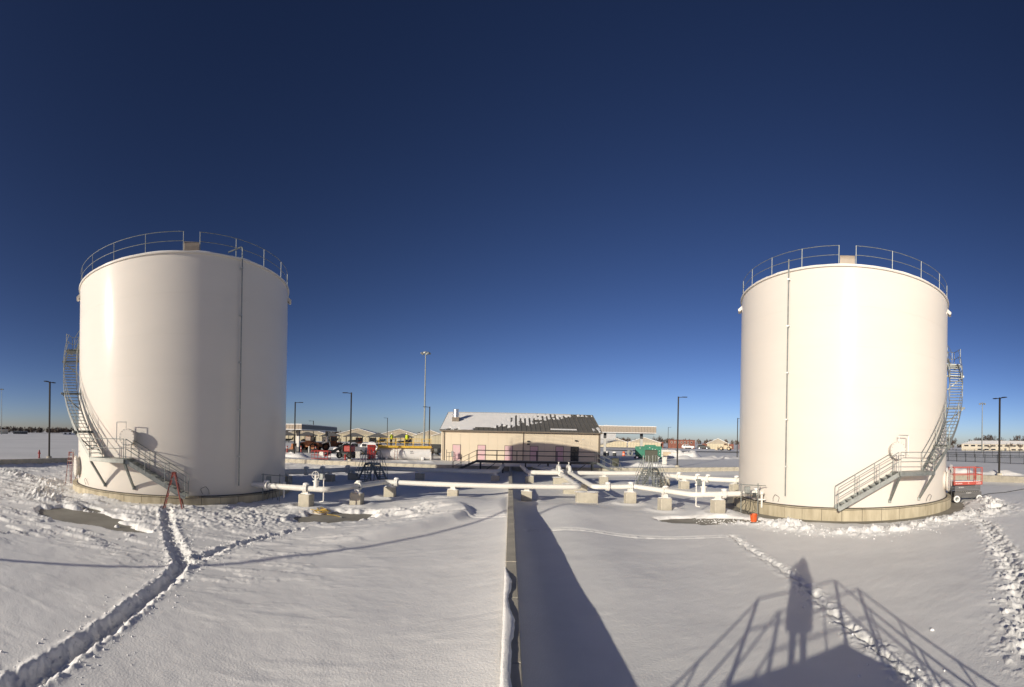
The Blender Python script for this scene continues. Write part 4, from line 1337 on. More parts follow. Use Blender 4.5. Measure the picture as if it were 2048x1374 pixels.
bank('snow heap beside the white pickup truck', [(-27, 57), (-24, 57.5), (-21.5, 57)], 1.3, 0.55, 7)
bank('snow clumps beyond the dike near the cream building', [(-16, 52.5), (-12, 53), (-9, 53.4)], 0.8, 0.25, 8)
bank('loose snow heap beyond the dike beside the crossover stairs', [(14, 51), (17, 51.8), (21, 51.4)], 0.9, 0.35, 9)

# ---------------------------------------------------------------- outside the dike: tank, machines, vehicles
def htank():
    c, L, r = Vector((-14.2, 56.4, WZ)), 6.9, 0.83
    t = thing('fuel_tank', 'white horizontal tank topped by a bright yellow railed platform', 'tank', tuple(c), 0.30)
    m = MB().tube([(-L/2-0.12, 0, r), (-L/2-0.08, 0, r), (-L/2+0.05, 0, r), (L/2-0.05, 0, r), (L/2+0.08, 0, r), (L/2+0.12, 0, r)], [0.3, r*0.8, r, r, r*0.8, 0.3], 32)
    m.build('shell', 'white', t)
    for x in (-2.4, 2.4):
        MB().cbox(x, 0, 0.2, 0.3, 1.5, 0.4, 0.03).build('saddle', 'white', t)
    MB().cbox(L/2+0.02, -0.75, 0.55, 0.12, 0.12, 1.1, 0.01).build('support_leg', 'white', t)
    pz = 1.72
    MB().cbox(0, 0, pz, L+0.2, 1.7, 0.08, 0.01).build('platform', 'yellow', t)
    for e in (-0.86, 0.86):
        MB().box(0, e, pz+0.0, L+0.2, 0.03, 0.26).build('kick_plate', 'yellow', t)
        handrail([(-L/2+L*k/6, e, pz) for k in range(7)], (1.07, 0.56), 0.03).build('handrail', 'yellow', t)
    for x in (-L/2, L/2):
        handrail([(x, -0.86, pz), (x, 0.86, pz)], (1.07, 0.56), 0.03).build('handrail', 'yellow', t)
    flight(t, (-L/2, -1.35, pz), (-L/2-0.9, -1.35, 0.05), 0.6, 8, ('yellow', 'yellow', 'yellow'))
    for j, z in enumerate((1.15, 0.92)):
        m = MB()
        for k in range(4 if j else 3):
            m.box(0.75+k*0.13, -0.79-0.045*j, z, 0.09, 0.02, 0.13)
        m.build('stencil', 'print_grey', t)
    return t
htank()
def stepladder(label, x, y, rz, h, z0, spread, wd):
    t = thing('stepladder', label, 'ladder', (x, y, z0), rz, 'red stepladders')
    for s in (-1, 1):
        for f in (-1, 1):
            MB().beam((s*wd/2, f*spread/2, 0), (s*wd*0.30, f*0.05, h), 0.025, 0.055).build('leg', 'red_ladder', t)
    n = int(h/0.3)
    for k in range(1, n):
        u = k/n
        ww = wd*(1-u)+wd*0.6*u
        MB().cbox(0, -(spread/2)*(1-u)-0.05*u, h*u, ww, 0.08, 0.03, 0.005).build('step', 'galv_light', t)
        if k % 2:
            MB().beam((-ww/2, (spread/2)*(1-u)+0.05*u, h*u), (ww/2, (spread/2)*(1-u)+0.05*u, h*u), 0.025, 0.025).build('rear_brace', 'galv_light', t)
    MB().cbox(0, 0, h+0.02, wd*0.66, 0.2, 0.06, 0.015).build('top_cap', 'red_ladder', t)
    return t
stepladder('red fibreglass stepladder in the snow at the foot of the tank stair', -15.25, 15.55, -0.95, 1.95, 0.02, 1.05, 0.62)
stepladder('red fibreglass stepladder standing beside the edge-on tank manway', -27.1, 16.9, 0.35, 2.4, 0.04, 0.6, 0.55)
stepladder('dark red stepladder standing against the white horizontal tank', -14.9, 54.75, 0.3, 1.45, WZ, 0.7, 0.5)

def wheel_mesh(r, w_):
    ty = MB().lathe([(r*0.6, -w_/2), (r*0.95, -w_/2), (r, -w_*0.35), (r, w_*0.35), (r*0.95, w_/2), (r*0.6, w_/2)], 20)
    ty.v = [(x, z, y) for x, y, z in ty.v]
    ri = MB().lathe([(0.02, -w_*0.30), (r*0.3, -w_*0.34), (r*0.6, -w_*0.42), (r*0.62, -w_*0.2), (r*0.62, w_*0.2), (r*0.6, w_*0.42), (r*0.3, w_*0.34), (0.02, w_*0.3)], 16)
    ri.v = [(x, z, y) for x, y, z in ri.v]
    return ty, ri
def wheels(t, spots, r, w_, rim='bright_steel', tyre='rubber'):
    ty, ri = wheel_mesh(r, w_)
    tm_, rm2 = ty.mesh('tyre', tyre), ri.mesh('rim', rim)
    for p in spots:
        o = put('wheel', tm_, t, p)
        put('rim', rm2, o)
def pickup(label, x, y, rz, paint, kind='pickup', z0=WZ+0.03):
    t = thing('parked_vehicle', label, 'vehicle', (x, y, z0), rz)
    W = 0.98
    body = [(-2.8, 0.45), (2.75, 0.45), (2.85, 0.62), (2.83, 1.0), (2.7, 1.12), (1.15, 1.18), (-2.78, 1.18), (-2.85, 0.7)]
    MB().prism(body, -W, W).build('body', paint, t, smooth=False)
    if kind == 'pickup':
        cab = [(1.25, 1.17), (0.55, 1.78), (0.2, 1.86), (-0.75, 1.86), (-1.15, 1.2)]
    else:
        cab = [(1.25, 1.17), (0.45, 1.78), (0.1, 1.84), (-2.2, 1.82), (-2.75, 1.2)]
    MB().prism(cab, -W+0.12, W-0.12).build('cab', paint, t, smooth=False)
    m = MB().add([(1.17, -W+0.2, 1.25), (1.17, W-0.2, 1.25), (0.60, W-0.25, 1.76), (0.60, -W+0.25, 1.76)], [(0, 1, 2, 3)])
    m.build('windscreen', 'glass', t, (0.02, 0, 0.01))
    xs = [(0.95, 0.02), (-0.05, -1.0)] if kind == 'pickup' else [(0.95, 0.02), (-0.05, -1.1), (-1.2, -2.2)]
    for e in (-1, 1):
        for a, b in xs:
            m = MB().prism([(a, 1.25), (min(a, 0.48), 1.72), (b, 1.74), (b, 1.25)], e*(W-0.125), e*(W-0.10))
            m.build('side_window', 'glass', t, smooth=False)
        MB().cbox(2.80, e*0.72, 0.93, 0.12, 0.36, 0.2, 0.03).build('headlight', 'bright_steel', t)
        MB().cbox(1.0, e*(W+0.12), 1.25, 0.12, 0.2, 0.2, 0.03).build('mirror', 'dark_steel', t)
    MB().cbox(2.86, 0, 0.88, 0.06, 0.95, 0.36, 0.02).build('grille', 'dark_steel', t)
    MB().cbox(2.88, 0, 0.58, 0.16, 1.9, 0.2, 0.04).build('bumper', 'bright_steel', t)
    MB().box(0, 0, 0.42, 5.2, 1.6, 0.14).build('underbody', 'dark_steel', t)
    wheels(t, [(sx, sy, 0.38) for sx in (1.8, -1.75) for sy in (-0.86, 0.86)], 0.38, 0.26)
    return t
pickup('white pickup truck parked facing the tanks beside the red toilet', -25.6, 65.5, -1.9, 'white')
pickup('white sport utility vehicle half hidden by the red toilet', -22.2, 68.5, -0.35, 'white', 'suv')
pickup('dark vehicle half hidden behind the corner of the cream building', -12.6, 73.0, 1.4, 'dark_steel')
pickup('dark van parked beside the brick annex of the far hangar', 86.5, 184.0, -0.5, 'dark_steel', 'suv')
pickup('pale car parked before the red brick building', 78.8, 184.0, -0.4, 'white', 'suv')

def loader(label, x, y, rz, paint, z0=WZ+0.07, sc_=1.0):
    t = thing('wheel_loader', label, 'loader', (x, y, z0), rz)
    t.scale = (sc_,)*3
    MB().prism([(-2.6, 0.8), (0.3, 0.7), (0.4, 1.5), (-0.4, 1.65), (-2.5, 1.55), (-2.75, 1.2)], -0.65, 0.65).build('engine_hood', paint, t, smooth=False)
    MB().prism([(0.45, 0.65), (2.0, 0.6), (2.1, 1.1), (0.6, 1.35)], -0.5, 0.5).build('front_frame', paint, t, smooth=False)
    cbb = MB().cbox(-0.25, 0, 2.2, 1.3, 1.2, 1.25, 0.06).build('cab', paint, t)
    MB().box(-0.25, 0, 2.3, 1.34, 1.0, 0.75).build('cab_glass', 'glass', cbb)
    MB().box(-0.25, 0, 2.3, 1.1, 1.24, 0.75).build('cab_glass', 'glass', cbb)
    MB().tube([(-1.6, 0.3, 1.5), (-1.6, 0.3, 2.4)], 0.07, 8).build('exhaust', 'dark_steel', t)
    for e in (-0.42, 0.42):
        MB().beam((0.7, e, 1.5), (2.9, e, 0.9), 0.14, 0.26).build('lift_arm', paint, t)
    MB().prism([(2.75, 0.15), (3.9, 0.12), (3.3, 0.5), (3.1, 1.25), (2.8, 1.3)], -1.25, 1.25).build('bucket', paint, t, smooth=False)
    wheels(t, [(sx, sy, 0.72) for sx in (1.35, -1.6) for sy in (-0.9, 0.9)], 0.72, 0.5, rim=paint)
    return t
loader('weathered orange wheel loader parked under the ribbed canopy', -37.6, 74.5, math.pi-0.1, 'rust')
loader('second weathered orange loader parked behind the first, near the canopy column', -34.6, 79.0, math.pi+0.5, 'rust')
loader('cream wheel loader on the ploughed road beyond the snow bank', 79.0, 148.0, math.pi-0.7, 'tan_board', sc_=1.0)

def boom_lift():
    t = thing('boom_lift', 'red boom lift with its tubular basket lowered to the snow', 'lift', (-21.4, 51.0, WZ), 0.0)
    # basket
    bx, by = -1.9, -1.3
    bo = MB().cbox(bx, by, 0.12, 2.3, 0.9, 0.08, 0.01).build('basket_floor', 'red', t)
    m = MB()
    for z in (0.55, 1.0, 1.12):
        for e in (-0.45, 0.45):
            m.tube([(bx-1.15, by+e, z), (bx+1.15, by+e, z)], 0.028, 6)
        for e in (-1.15, 1.15):
            m.tube([(bx+e, by-0.45, z), (bx+e, by+0.45, z)], 0.028, 6)
    for k in range(6):
        for e in (-0.45, 0.45):
            m.tube([(bx-1.15+k*0.46, by+e, 0.1), (bx-1.15+k*0.46, by+e, 1.12)], 0.028, 6)
    m.build('basket_rail', 'red', bo)
    MB().cbox(bx+0.3, by-0.5, 0.75, 0.55, 0.12, 0.5, 0.03).build('control_box', 'offwhite', bo)
    # chassis
    MB().cbox(0.45, 1.5, 0.7, 1.9, 1.5, 0.35, 0.05).build('chassis', 'dark_steel', t)
    wheels(t, [(sx, sy, 0.5) for sx in (-0.25, 1.15) for sy in (0.75, 2.25)], 0.38, 0.3, rim='dark_steel')
    MB().cbox(0.85, 1.5, 1.38, 1.05, 1.5, 0.8, 0.1).build('turntable', 'red', t)
    MB().cbox(-0.1, 1.5, 1.4, 0.6, 1.3, 0.9, 0.08).build('engine_cover', 'dark_steel', t)
    MB().beam((0.6, 1.5, 2.0), (-0.9, 0.2, 1.0), 0.3, 0.32).build('boom', 'dark_steel', t)
    MB().beam((-0.9, 0.2, 1.0), (-1.6, -0.9, 0.5), 0.22, 0.24).build('jib', 'dark_steel', t)
boom_lift()

def toilet():
    t = thing('portable_toilet', 'red portable toilet with a snow-covered roof behind the dark crossover stair', 'toilet', (-17.9, 53.6, WZ-0.03), 0.32)
    MB().cbox(0, 0, 0.08, 1.14, 1.14, 0.16, 0.03).build('base', 'dark_steel', t)
    MB().cbox(0, 0, 1.08, 1.06, 1.06, 1.85, 0.04).build('body', 'red', t)
    d = MB().cbox(0, -0.54, 1.05, 0.72, 0.04, 1.7, 0.015).build('door', 'red', t)
    MB().cbox(0.26, -0.58, 1.05, 0.08, 0.05, 0.16, 0.01).build('latch', 'offwhite', d)
    for k in range(4):
        MB().box(-0.24+k*0.16, -0.565, 1.75, 0.10, 0.02, 0.14).build('vent_slot', 'dark_steel', d)
    MB().lathe([(0.78, 1.98), (0.78, 2.08), (0.62, 2.26), (0.3, 2.36), (0.01, 2.38)], 4, (0, 0, 0), math.pi/4, math.pi/4+2*math.pi).build('roof', 'snow', t)
    MB().cyl((0.38, 0.3, 2.1), (0.38, 0.3, 2.5), 0.05, 8).build('vent_pipe', 'dark_steel', t)
toilet()
def cabinet(label, x, y, rz, w_, d, h, mt, z0=WZ-0.02, legs=0.25):
    t = thing('utility_cabinet', label, 'cabinet', (x, y, z0), rz)
    MB().cbox(0, 0, legs+(h-legs)/2, w_, d, h-legs, 0.02).build('case', mt, t)
    MB().cbox(0, -d/2-0.015, legs+(h-legs)/2, w_*0.88, 0.03, (h-legs)*0.9, 0.008).build('door', mt, t)
    MB().cbox(w_*0.34, -d/2-0.045, h*0.6, 0.04, 0.04, 0.14, 0.006).build('handle', 'dark_steel', t)
    for e in (-1, 1):
        MB().beam((e*w_*0.4, 0, -0.05), (e*w_*0.4, 0, legs+0.01), 0.07, 0.07).build('leg', 'galv', t)
    MB().cbox(0, 0, h+0.02, w_+0.06, d+0.08, 0.05, 0.012).build('lid', mt, t)
cabinet('off-white utility cabinet beyond the dike beside the dark crossover stair', -19.05, 51.7, 0.3, 0.62, 0.4, 1.1, 'offwhite')
cabinet('off-white utility cabinet beyond the dike beside the galvanised crossover stair', 18.85, 51.4, -0.35, 0.62, 0.4, 1.15, 'offwhite')
cabinet('dark green utility cabinet in shade by the end of the walkway', 12.3, 50.6, -0.2, 0.85, 0.6, 0.95, 'olive', legs=0.08)
cabinet('dark olive enclosure in front of the green container', 20.6, 62.0, -0.32, 1.9, 1.3, 1.75, 'olive', legs=0.1)

def hydrant(label, x, y, h=0.75, z0=WZ-0.02):
    t = thing('fire_hydrant', label, 'hydrant', (x, y, z0), 0.4, 'red fire hydrants')
    MB().lathe([(0.16, 0), (0.16, 0.06), (0.10, 0.08), (0.10, h*0.62), (0.14, h*0.64), (0.14, h*0.70), (0.11, h*0.74), (0.09, h*0.9), (0.03, h*0.96), (0.03, h), (0.005, h)], 16).build('barrel', 'red', t)
    for a in (0, math.pi/2, math.pi):
        MB().cyl((0.05*math.cos(a), 0.05*math.sin(a), h*0.55), (0.19*math.cos(a), 0.19*math.sin(a), h*0.55), 0.055, 10).build('outlet', 'red', t)
hydrant('red fire hydrant in the snow beyond the shaded dike wall', -43.9, 23.1, 1.0)
hydrant('red fire hydrant beside the pole near the boom lift', -20.4, 50.7, 0.8)
# bollards by the ribbed canopy
for k, (x, y, h) in enumerate(((-38.0, 65.3, 1.1), (-36.9, 65.0, 1.15), (-36.0, 66.2, 1.1), (-35.2, 66.9, 1.1), (-34.0, 67.6, 1.1), (-33.2, 68.6, 1.1))):
    t = thing('bollard', 'steel guard post in the row before the ribbed canopy', 'bollard', (x, y, WZ), 0, 'guard posts by the canopy')
    MB().lathe([(0.11, -0.05), (0.11, h-0.08), (0.08, h-0.02), (0.01, h)], 14).build('post', 'offwhite' if k % 2 == 0 else 'red', t)
    MB().lathe([(0.115, h*0.6), (0.115, h*0.75)], 14).build('band', 'offwhite', t)

# ---------- right side beyond the dike
t = thing('green_container', 'bright green stepped metal container on a dark trailer', 'container', (23.3, 71.8, WZ), -0.32)
MB().prism([(-2.25, 0.75), (-1.7, 0.3), (2.2, 0.3), (2.25, 0.75), (2.25, 2.2), (1.4, 2.25), (1.2, 2.45), (-0.6, 2.45), (-0.75, 2.2), (-2.25, 2.15)], -1.1, 1.1).build('body', 'green', t, smooth=False)
for k in range(6):
    MB().box(-1.8+k*0.72, -1.13, 1.35, 0.07, 0.06, 1.5).build('rib', 'green', t)
MB().box(0.1, -1.14, 2.12, 4.4, 0.08, 0.1).build('top_rail', 'green', t)
for x, z in ((-1.4, 1.9), (0.25, 2.0), (0.75, 1.75), (1.2, 1.7), (1.9, 1.45), (1.95, 1.0)):
    MB().box(x, -1.18, z, 0.14, 0.03, 0.1).build('warning_label', 'white', t)
MB().box(0, 0, 0.22, 4.9, 1.5, 0.2).build('trailer_frame', 'dark_steel', t)
wheels(t, [(sx, sy, 0.36) for sx in (-1.9, 1.7) for sy in (-1.0, 1.0)], 0.36, 0.25)
t = thing('concrete_culvert_ring', 'round grey pipe section resting on the snow beside an orange barrel', 'pipe section', (24.3, 87.2, WZ+0.62), 0.5)
m = MB().lathe([(0.50, -0.35), (0.64, -0.35), (0.64, 0.35), (0.50, 0.35), (0.50, -0.35)], 28)
m.v = [(x, z, y) for x, y, z in m.v]
m.build('ring', 'galv_light', t)
t = thing('traffic_barrel', 'small orange barrel beside the round grey pipe section', 'barrel', (22.8, 86.6, WZ), 0)
MB().lathe([(0.30, 0), (0.33, 0.05), (0.30, 0.1), (0.27, 0.5), (0.24, 0.85), (0.1, 0.92), (0.01, 0.92)], 16).build('drum', 'orange', t)
MB().lathe([(0.295, 0.3), (0.285, 0.42)], 16).build('band', 'white', t)
for k, (x, y, w_, h, lb) in enumerate(((29.5, 79.2, 1.5, 1.05, 'tan plywood crate beside the green container'), (31.2, 78.6, 1.3, 1.0, 'tan plywood crate against the tall snow heap'))):
    t = thing('crate', lb, 'crate', (x, y, WZ), -0.35)
    MB().cbox(0, 0, h/2, w_, 1.0, h, 0.02).build('box', 'tan_board', t)
    for e in (-1, 0, 1):
        MB().box(e*(w_/2-0.06), -0.52, h/2, 0.1, 0.04, h-0.04).build('batten', 'tan_board', t)
t = thing('concrete_barrier', 'pale concrete barrier block behind the plywood crates', 'barrier', (30.5, 84.0, WZ), -0.3)
MB().prism([(-0.55, 0), (0.55, 0), (0.5, 0.3), (0.22, 0.5), (0.16, 1.3), (-0.16, 1.3), (-0.22, 0.5), (-0.5, 0.3)], -2.6, 2.6).build('block', 'offwhite', t, (0, 0, 0), math.pi/2, smooth=False)
MB().box(0, 0, 1.33, 4.6, 0.3, 0.07).build('snow_cap', 'snow', t)
# parked aircraft behind the canopy, tail towards the right
t = thing('parked_aircraft', 'grey aircraft with a tall square tail parked behind the brown canopy', 'aircraft', (22.0, 128.5, WZ), -0.15)
MB().tube([(-16, 0, 2.1), (-14.5, 0, 2.0), (-11, 0, 2.1), (1, 0, 2.2), (5, 0, 2.7), (9.2, 0, 3.2)], [0.15, 0.9, 1.35, 1.35, 0.9, 0.25], 20).build('fuselage', 'grey_metal', t)
MB().prism([(3.8, 2.6), (8.6, 2.9), (9.6, 7.6), (5.4, 7.7)], -0.16, 0.16).build('tail_fin', 'grey_metal', t, smooth=False)
for e in (-1, 1):
    MB().add([(5.5, 0, 2.9), (8.6, 0, 3.0), (9.8, e*5.2, 3.3), (8.3, e*5.2, 3.25), (5.5, 0, 2.78), (8.6, 0, 2.9), (9.8, e*5.2, 3.24), (8.3, e*5.2, 3.19)], [(0, 1, 2, 3), (7, 6, 5, 4), (0, 4, 5, 1), (1, 5, 6, 2), (2, 6, 7, 3), (3, 7, 4, 0)]).build('tailplane', 'grey_metal', t, smooth=False)
    MB().add([(-5, e*1, 1.5), (-1.5, e*1, 1.5), (1.5, e*14, 2.2), (0.2, e*14, 2.2), (-5, e*1, 1.25), (-1.5, e*1, 1.3), (1.5, e*14, 2.1), (0.2, e*14, 2.1)], [(0, 1, 2, 3), (7, 6, 5, 4), (0, 4, 5, 1), (1, 5, 6, 2), (2, 6, 7, 3), (3, 7, 4, 0)]).build('wing', 'grey_metal', t, smooth=False)
    MB().tube([(-4.6, e*4.6, 0.9), (-4.2, e*4.6, 0.9), (-1.6, e*4.6, 1.0), (-1.2, e*4.6, 1.0)], [0.3, 0.55, 0.5, 0.3], 14).build('engine', 'dark_steel', t)
    wheels(t, [(-1.6, e*2.0, 0.42)], 0.42, 0.3)
for gx_, gy_ in ((-1.6, -2), (-1.6, 2), (-12, 0)):
    MB().beam((gx_, gy_, 0.42), (gx_, gy_, 1.5), 0.12, 0.12).build('landing_leg', 'dark_steel', t)
wheels(t, [(-12, 0, 0.38)], 0.38, 0.25)
m = MB()
m.box(6.6, -0.175, 6.6, 0.9, 0.02, 0.16)
m.box(6.5, -0.175, 6.25, 1.3, 0.02, 0.12)
m.build('tail_marking', 'dark_steel', t)
for k, (x, y) in enumerate(((19.2, 86), (20.6, 85.6))):
    t = thing('covered_drum', 'snow-topped drum in the shade beside the brown canopy column', 'drum', (x, y, WZ), 0, 'snow-topped drums by the canopy')
    MB().lathe([(0.35, 0), (0.37, 0.03), (0.35, 0.06), (0.35, 0.55), (0.37, 0.58), (0.35, 0.6), (0.01, 0.6)], 18).build('drum', 'dark_steel', t)
    MB().lathe([(0.44, 0.6), (0.42, 0.75), (0.25, 0.88), (0.01, 0.9)], 18).build('snow_cap', 'snow', t)

# ---------------------------------------------------------------- scissor lift
t = thing('scissor_lift', 'red and dark grey scissor lift on white tyres beside the right-hand foundation ring', 'lift', (27.0, 15.75, 0.04), math.atan2(-1.25, 1.5)+0.06)
t['label'] = 'red and dark grey scissor lift with white wheels beside a tank foundation'
SL, SW = 2.1, 1.1
MB().cbox(0, 0, 0.52, SL, SW, 0.40, 0.03).build('chassis', 'fascia_dark', t)
MB().cbox(0, 0, 0.40, SL*0.5, SW+0.06, 0.24, 0.02).build('pothole_guard', 'fascia_dark', t)
wheels(t, [(sx, sy, 0.24) for sx in (-0.86, 0.86) for sy in (-0.5, 0.5)], 0.24, 0.2, rim='galv', tyre='white')
for k in range(4):
    z = 0.80+k*0.10
    for e in (-0.46, 0.46):
        MB().box(0, e, z, SL*0.94, 0.06, 0.075).build('scissor_arm', 'fascia_dark', t)
rvm = MB().cbox(0, 0, 0, 0.05, 0.02, 0.03, 0.004).mesh('rivet', 'offwhite', False)
for k in range(14):
    put('rivet', rvm, t, (-0.92+k*0.14, -0.56, 0.74))
pf = MB().cbox(0, 0, 1.32, SL+0.14, SW+0.04, 0.24, 0.02).build('platform', 'red_faded', t)
MB().box(0, 0, 1.455, SL, SW-0.05, 0.03).build('deck_snow', 'snow', pf)
m = MB()
PX = SL/2+0.05
for e in (-0.54, 0.54):
    for z in (1.92, 2.42):
        m.beam((-PX, e, z), (PX, e, z), 0.045, 0.045)
    for x in (-PX, -PX+0.08, 0.42, 0.55, PX-0.1, PX):
        m.beam((x, e, 1.44), (x, e, 2.42), 0.04, 0.04)
for x in (-PX, PX):
    for z in (1.92, 2.42):
        m.beam((x, -0.54, z), (x, 0.54, z), 0.045, 0.045)
m.build('guard_rail', 'red_faded', pf)
MB().cbox(-PX-0.08, -0.3, 2.2, 0.16, 0.3, 0.3, 0.03).build('control_box', 'galv', pf)
m = MB()
for k in range(7):
    m.beam((-SL/2-0.14, -0.28, 0.3+k*0.16), (-SL/2-0.14, 0.28, 0.3+k*0.16), 0.04, 0.04)
for e in (-0.28, 0.28):
    m.beam((-SL/2-0.12, e, 0.25), (-SL/2-0.12, e, 1.3), 0.05, 0.05)
m.build('access_ladder', 'dark_steel', t)
def lettering(text, size, loc, mt, parent, rx=math.pi/2):
    cu = bpy.data.curves.new('lettering', 'FONT')
    cu.body = text
    cu.size = size
    cu.align_x = 'CENTER'
    cu.extrude = 0.002
    cu.materials.append(M[mt])
    tmp = bpy.data.objects.new('lettering', cu)
    me = bpy.data.meshes.new_from_object(tmp)
    bpy.data.objects.remove(tmp)
    o = put('lettering', me, parent, loc)
    o.rotation_euler = (rx, 0, 0)
    return o
lettering('SKYJACK', 0.13, (-0.72, -0.576, 1.28), 'white', pf)
lettering('SJ', 0.11, (0.02, -0.576, 1.29), 'white', pf)
lettering('SJ 6832', 0.12, (0.80, -0.576, 1.28), 'white', pf)
lettering('SKYJACK', 0.10, (-0.5, -0.497, 1.0), 'white', t)
lettering('SKYJACK', 0.10, (0.05, -0.556, 0.61), 'white', t)
MB().box(0.05, -0.535, 0.40, 0.36, 0.012, 0.16).build('label_plate', 'print_grey', t)

# ---------------------------------------------------------------- small things on the snow
t = thing('bucket', 'orange plastic bucket on bare concrete at the foot of a tank', 'bucket', (11.75, 18.8, 0.0), 0.3)
MB().lathe([(0.005, 0.01), (0.155, 0.01), (0.19, 0.36), (0.20, 0.36), (0.20, 0.385), (0.18, 0.385), (0.15, 0.04), (0.005, 0.04)], 24).build('pail', 'orange', t)
MB().tube([(-0.19, 0, 0.34), (-0.24, 0, 0.46), (-0.42, 0.02, 0.44), (-0.50, 0.02, 0.56)], 0.02, 6).build('handle', 'dark_steel', t)
hp = []
rh = random.Random(4)
for k in range(60):
    a = k*0.55
    r = 0.30+0.16*math.sin(k*0.9)+rh.uniform(-0.08, 0.08)
    hp.append((r*math.cos(a)*1.2, r*math.sin(a), 0.05+0.14*abs(math.sin(k*0.37))+rh.uniform(0, 0.06)))
hp += [(0.5, -0.3, 0.05), (0.9, -0.25, 0.04), (1.3, -0.5, 0.04)]
t = thing('hose_coil', 'heap of yellow hose coiled on bare concrete by the pipe pier', 'hose', (-9.35, 20.0, 0.0), 0)
MB().tube(bend(hp, 0.1, 3), 0.013, 5).build('hose', 'yellow_hose', t)
MB().tube([(1.3, -0.5, 0.04), (1.42, -0.56, 0.04)], 0.03, 8).build('coupling', 'galv', t)
cab = [(28.2, 15.6), (31, 15.9), (33, 15.3), (36, 15.0), (38.5, 13.6), (40.5, 12.2)]
cz = snow_height(np.array([c[0] for c in cab]), np.array([c[1] for c in cab]))
tag(MB().tube(bend([(x, y, float(z)+0.03) for (x, y), z in zip(cab, cz)], 1.0), 0.025, 6).build('power_cable', 'rubber'), 'black power cable trailing over the snow from the scissor lift', 'cable')
# dark tumbleweed-like tarp scraps by the central wall
t = thing('debris_heap', 'small dark heap of scrap half buried in shaded snow before the front pipe', 'debris', (-3.9, 33.0, 0.1), 0)
for k in range(7):
    MB().ball((rh.uniform(-0.9, 0.9), rh.uniform(-0.2, 0.2), 0.12), rh.uniform(0.14, 0.26), 6, 0.8).build('scrap', 'dark_steel', t)
# loose snow lumps by the trodden path
rl_ = random.Random(21)
lm = []
for k in range(4):
    b = MB().ball((0, 0, 0), 0.1, 6, 0.75)
    b.v = [(x*rl_.uniform(0.8, 1.25), y*rl_.uniform(0.8, 1.25), z*rl_.uniform(0.8, 1.2)) for x, y, z in b.v]
    lm.append(b.mesh('snow_lump', 'snow'))
lumps = MB()
big = [(9.3, 4.3, 0.7), (7.6, 5.2, 0.35), (9.9, 4.9, 0.3), (5.3, 5.1, 0.25)]
pts = []
for line, wd, cnt, smin, smax in ((PATH_FR, 0.55, 260, 0.05, 0.16), (TRENCH, 0.7, 420, 0.07, 0.26), (TRENCH2, 0.75, 380, 0.08, 0.34), (BRANCH, 0.55, 240, 0.08, 0.3), (PATH_R, 0.4, 120, 0.07, 0.25), (BERM_R, 1.0, 1700, 0.08, 0.32), (RUB_L, 1.5, 700, 0.14, 0.5)):
    for k in range(cnt):
        i = rl_.randrange(len(line)-1)
        u = rl_.random()
        x = line[i][0]+(line[i+1][0]-line[i][0])*u+rl_.gauss(0, wd*0.6)
        y = line[i][1]+(line[i+1][1]-line[i][1])*u+rl_.gauss(0, wd*0.6)
        if math.hypot(x-TR[0], y-TR[1]) < RING_R+0.2 or math.hypot(x-TL[0], y-TL[1]) < RING_R+0.2:
            continue
        pts.append((x, y, smin+(smax-smin)*rl_.random()**2.5))
pts += big
pz_ = snow_height(np.array([p[0] for p in pts]), np.array([p[1] for p in pts]))
for (x, y, s_), z in zip(pts, pz_):
    n = 5
    o = len(lumps.v)
    a0 = rl_.uniform(0, 6)
    r = 0.12*s_
    lumps.v.append((x, y, max(0, float(z))+r*1.1))
    for lv, (rr, zz) in enumerate(((0.7, 0.75), (1.0, 0.1), (0.8, -0.5))):
        for k in range(n):
            a = a0+2*math.pi*k/n+lv*0.5
            q = r*rr*rl_.uniform(0.75, 1.3)
            lumps.v.append((x+q*math.cos(a), y+q*math.sin(a), max(0, float(z))+r*zz*rl_.uniform(0.7, 1.2)))
    for k in range(n):
        k2 = (k+1) % n
        lumps.f.append((o, o+1+k, o+1+k2))
        for lv in range(2):
            lumps.f.append((o+1+lv*n+k, o+1+(lv+1)*n+k, o+1+(lv+1)*n+k2, o+1+lv*n+k2))
tag(lumps.build('snow_crumbs', 'snow', smooth=True), 'loose snow crumbs kicked up along the paths and shovelled banks', 'snow', kind='stuff')

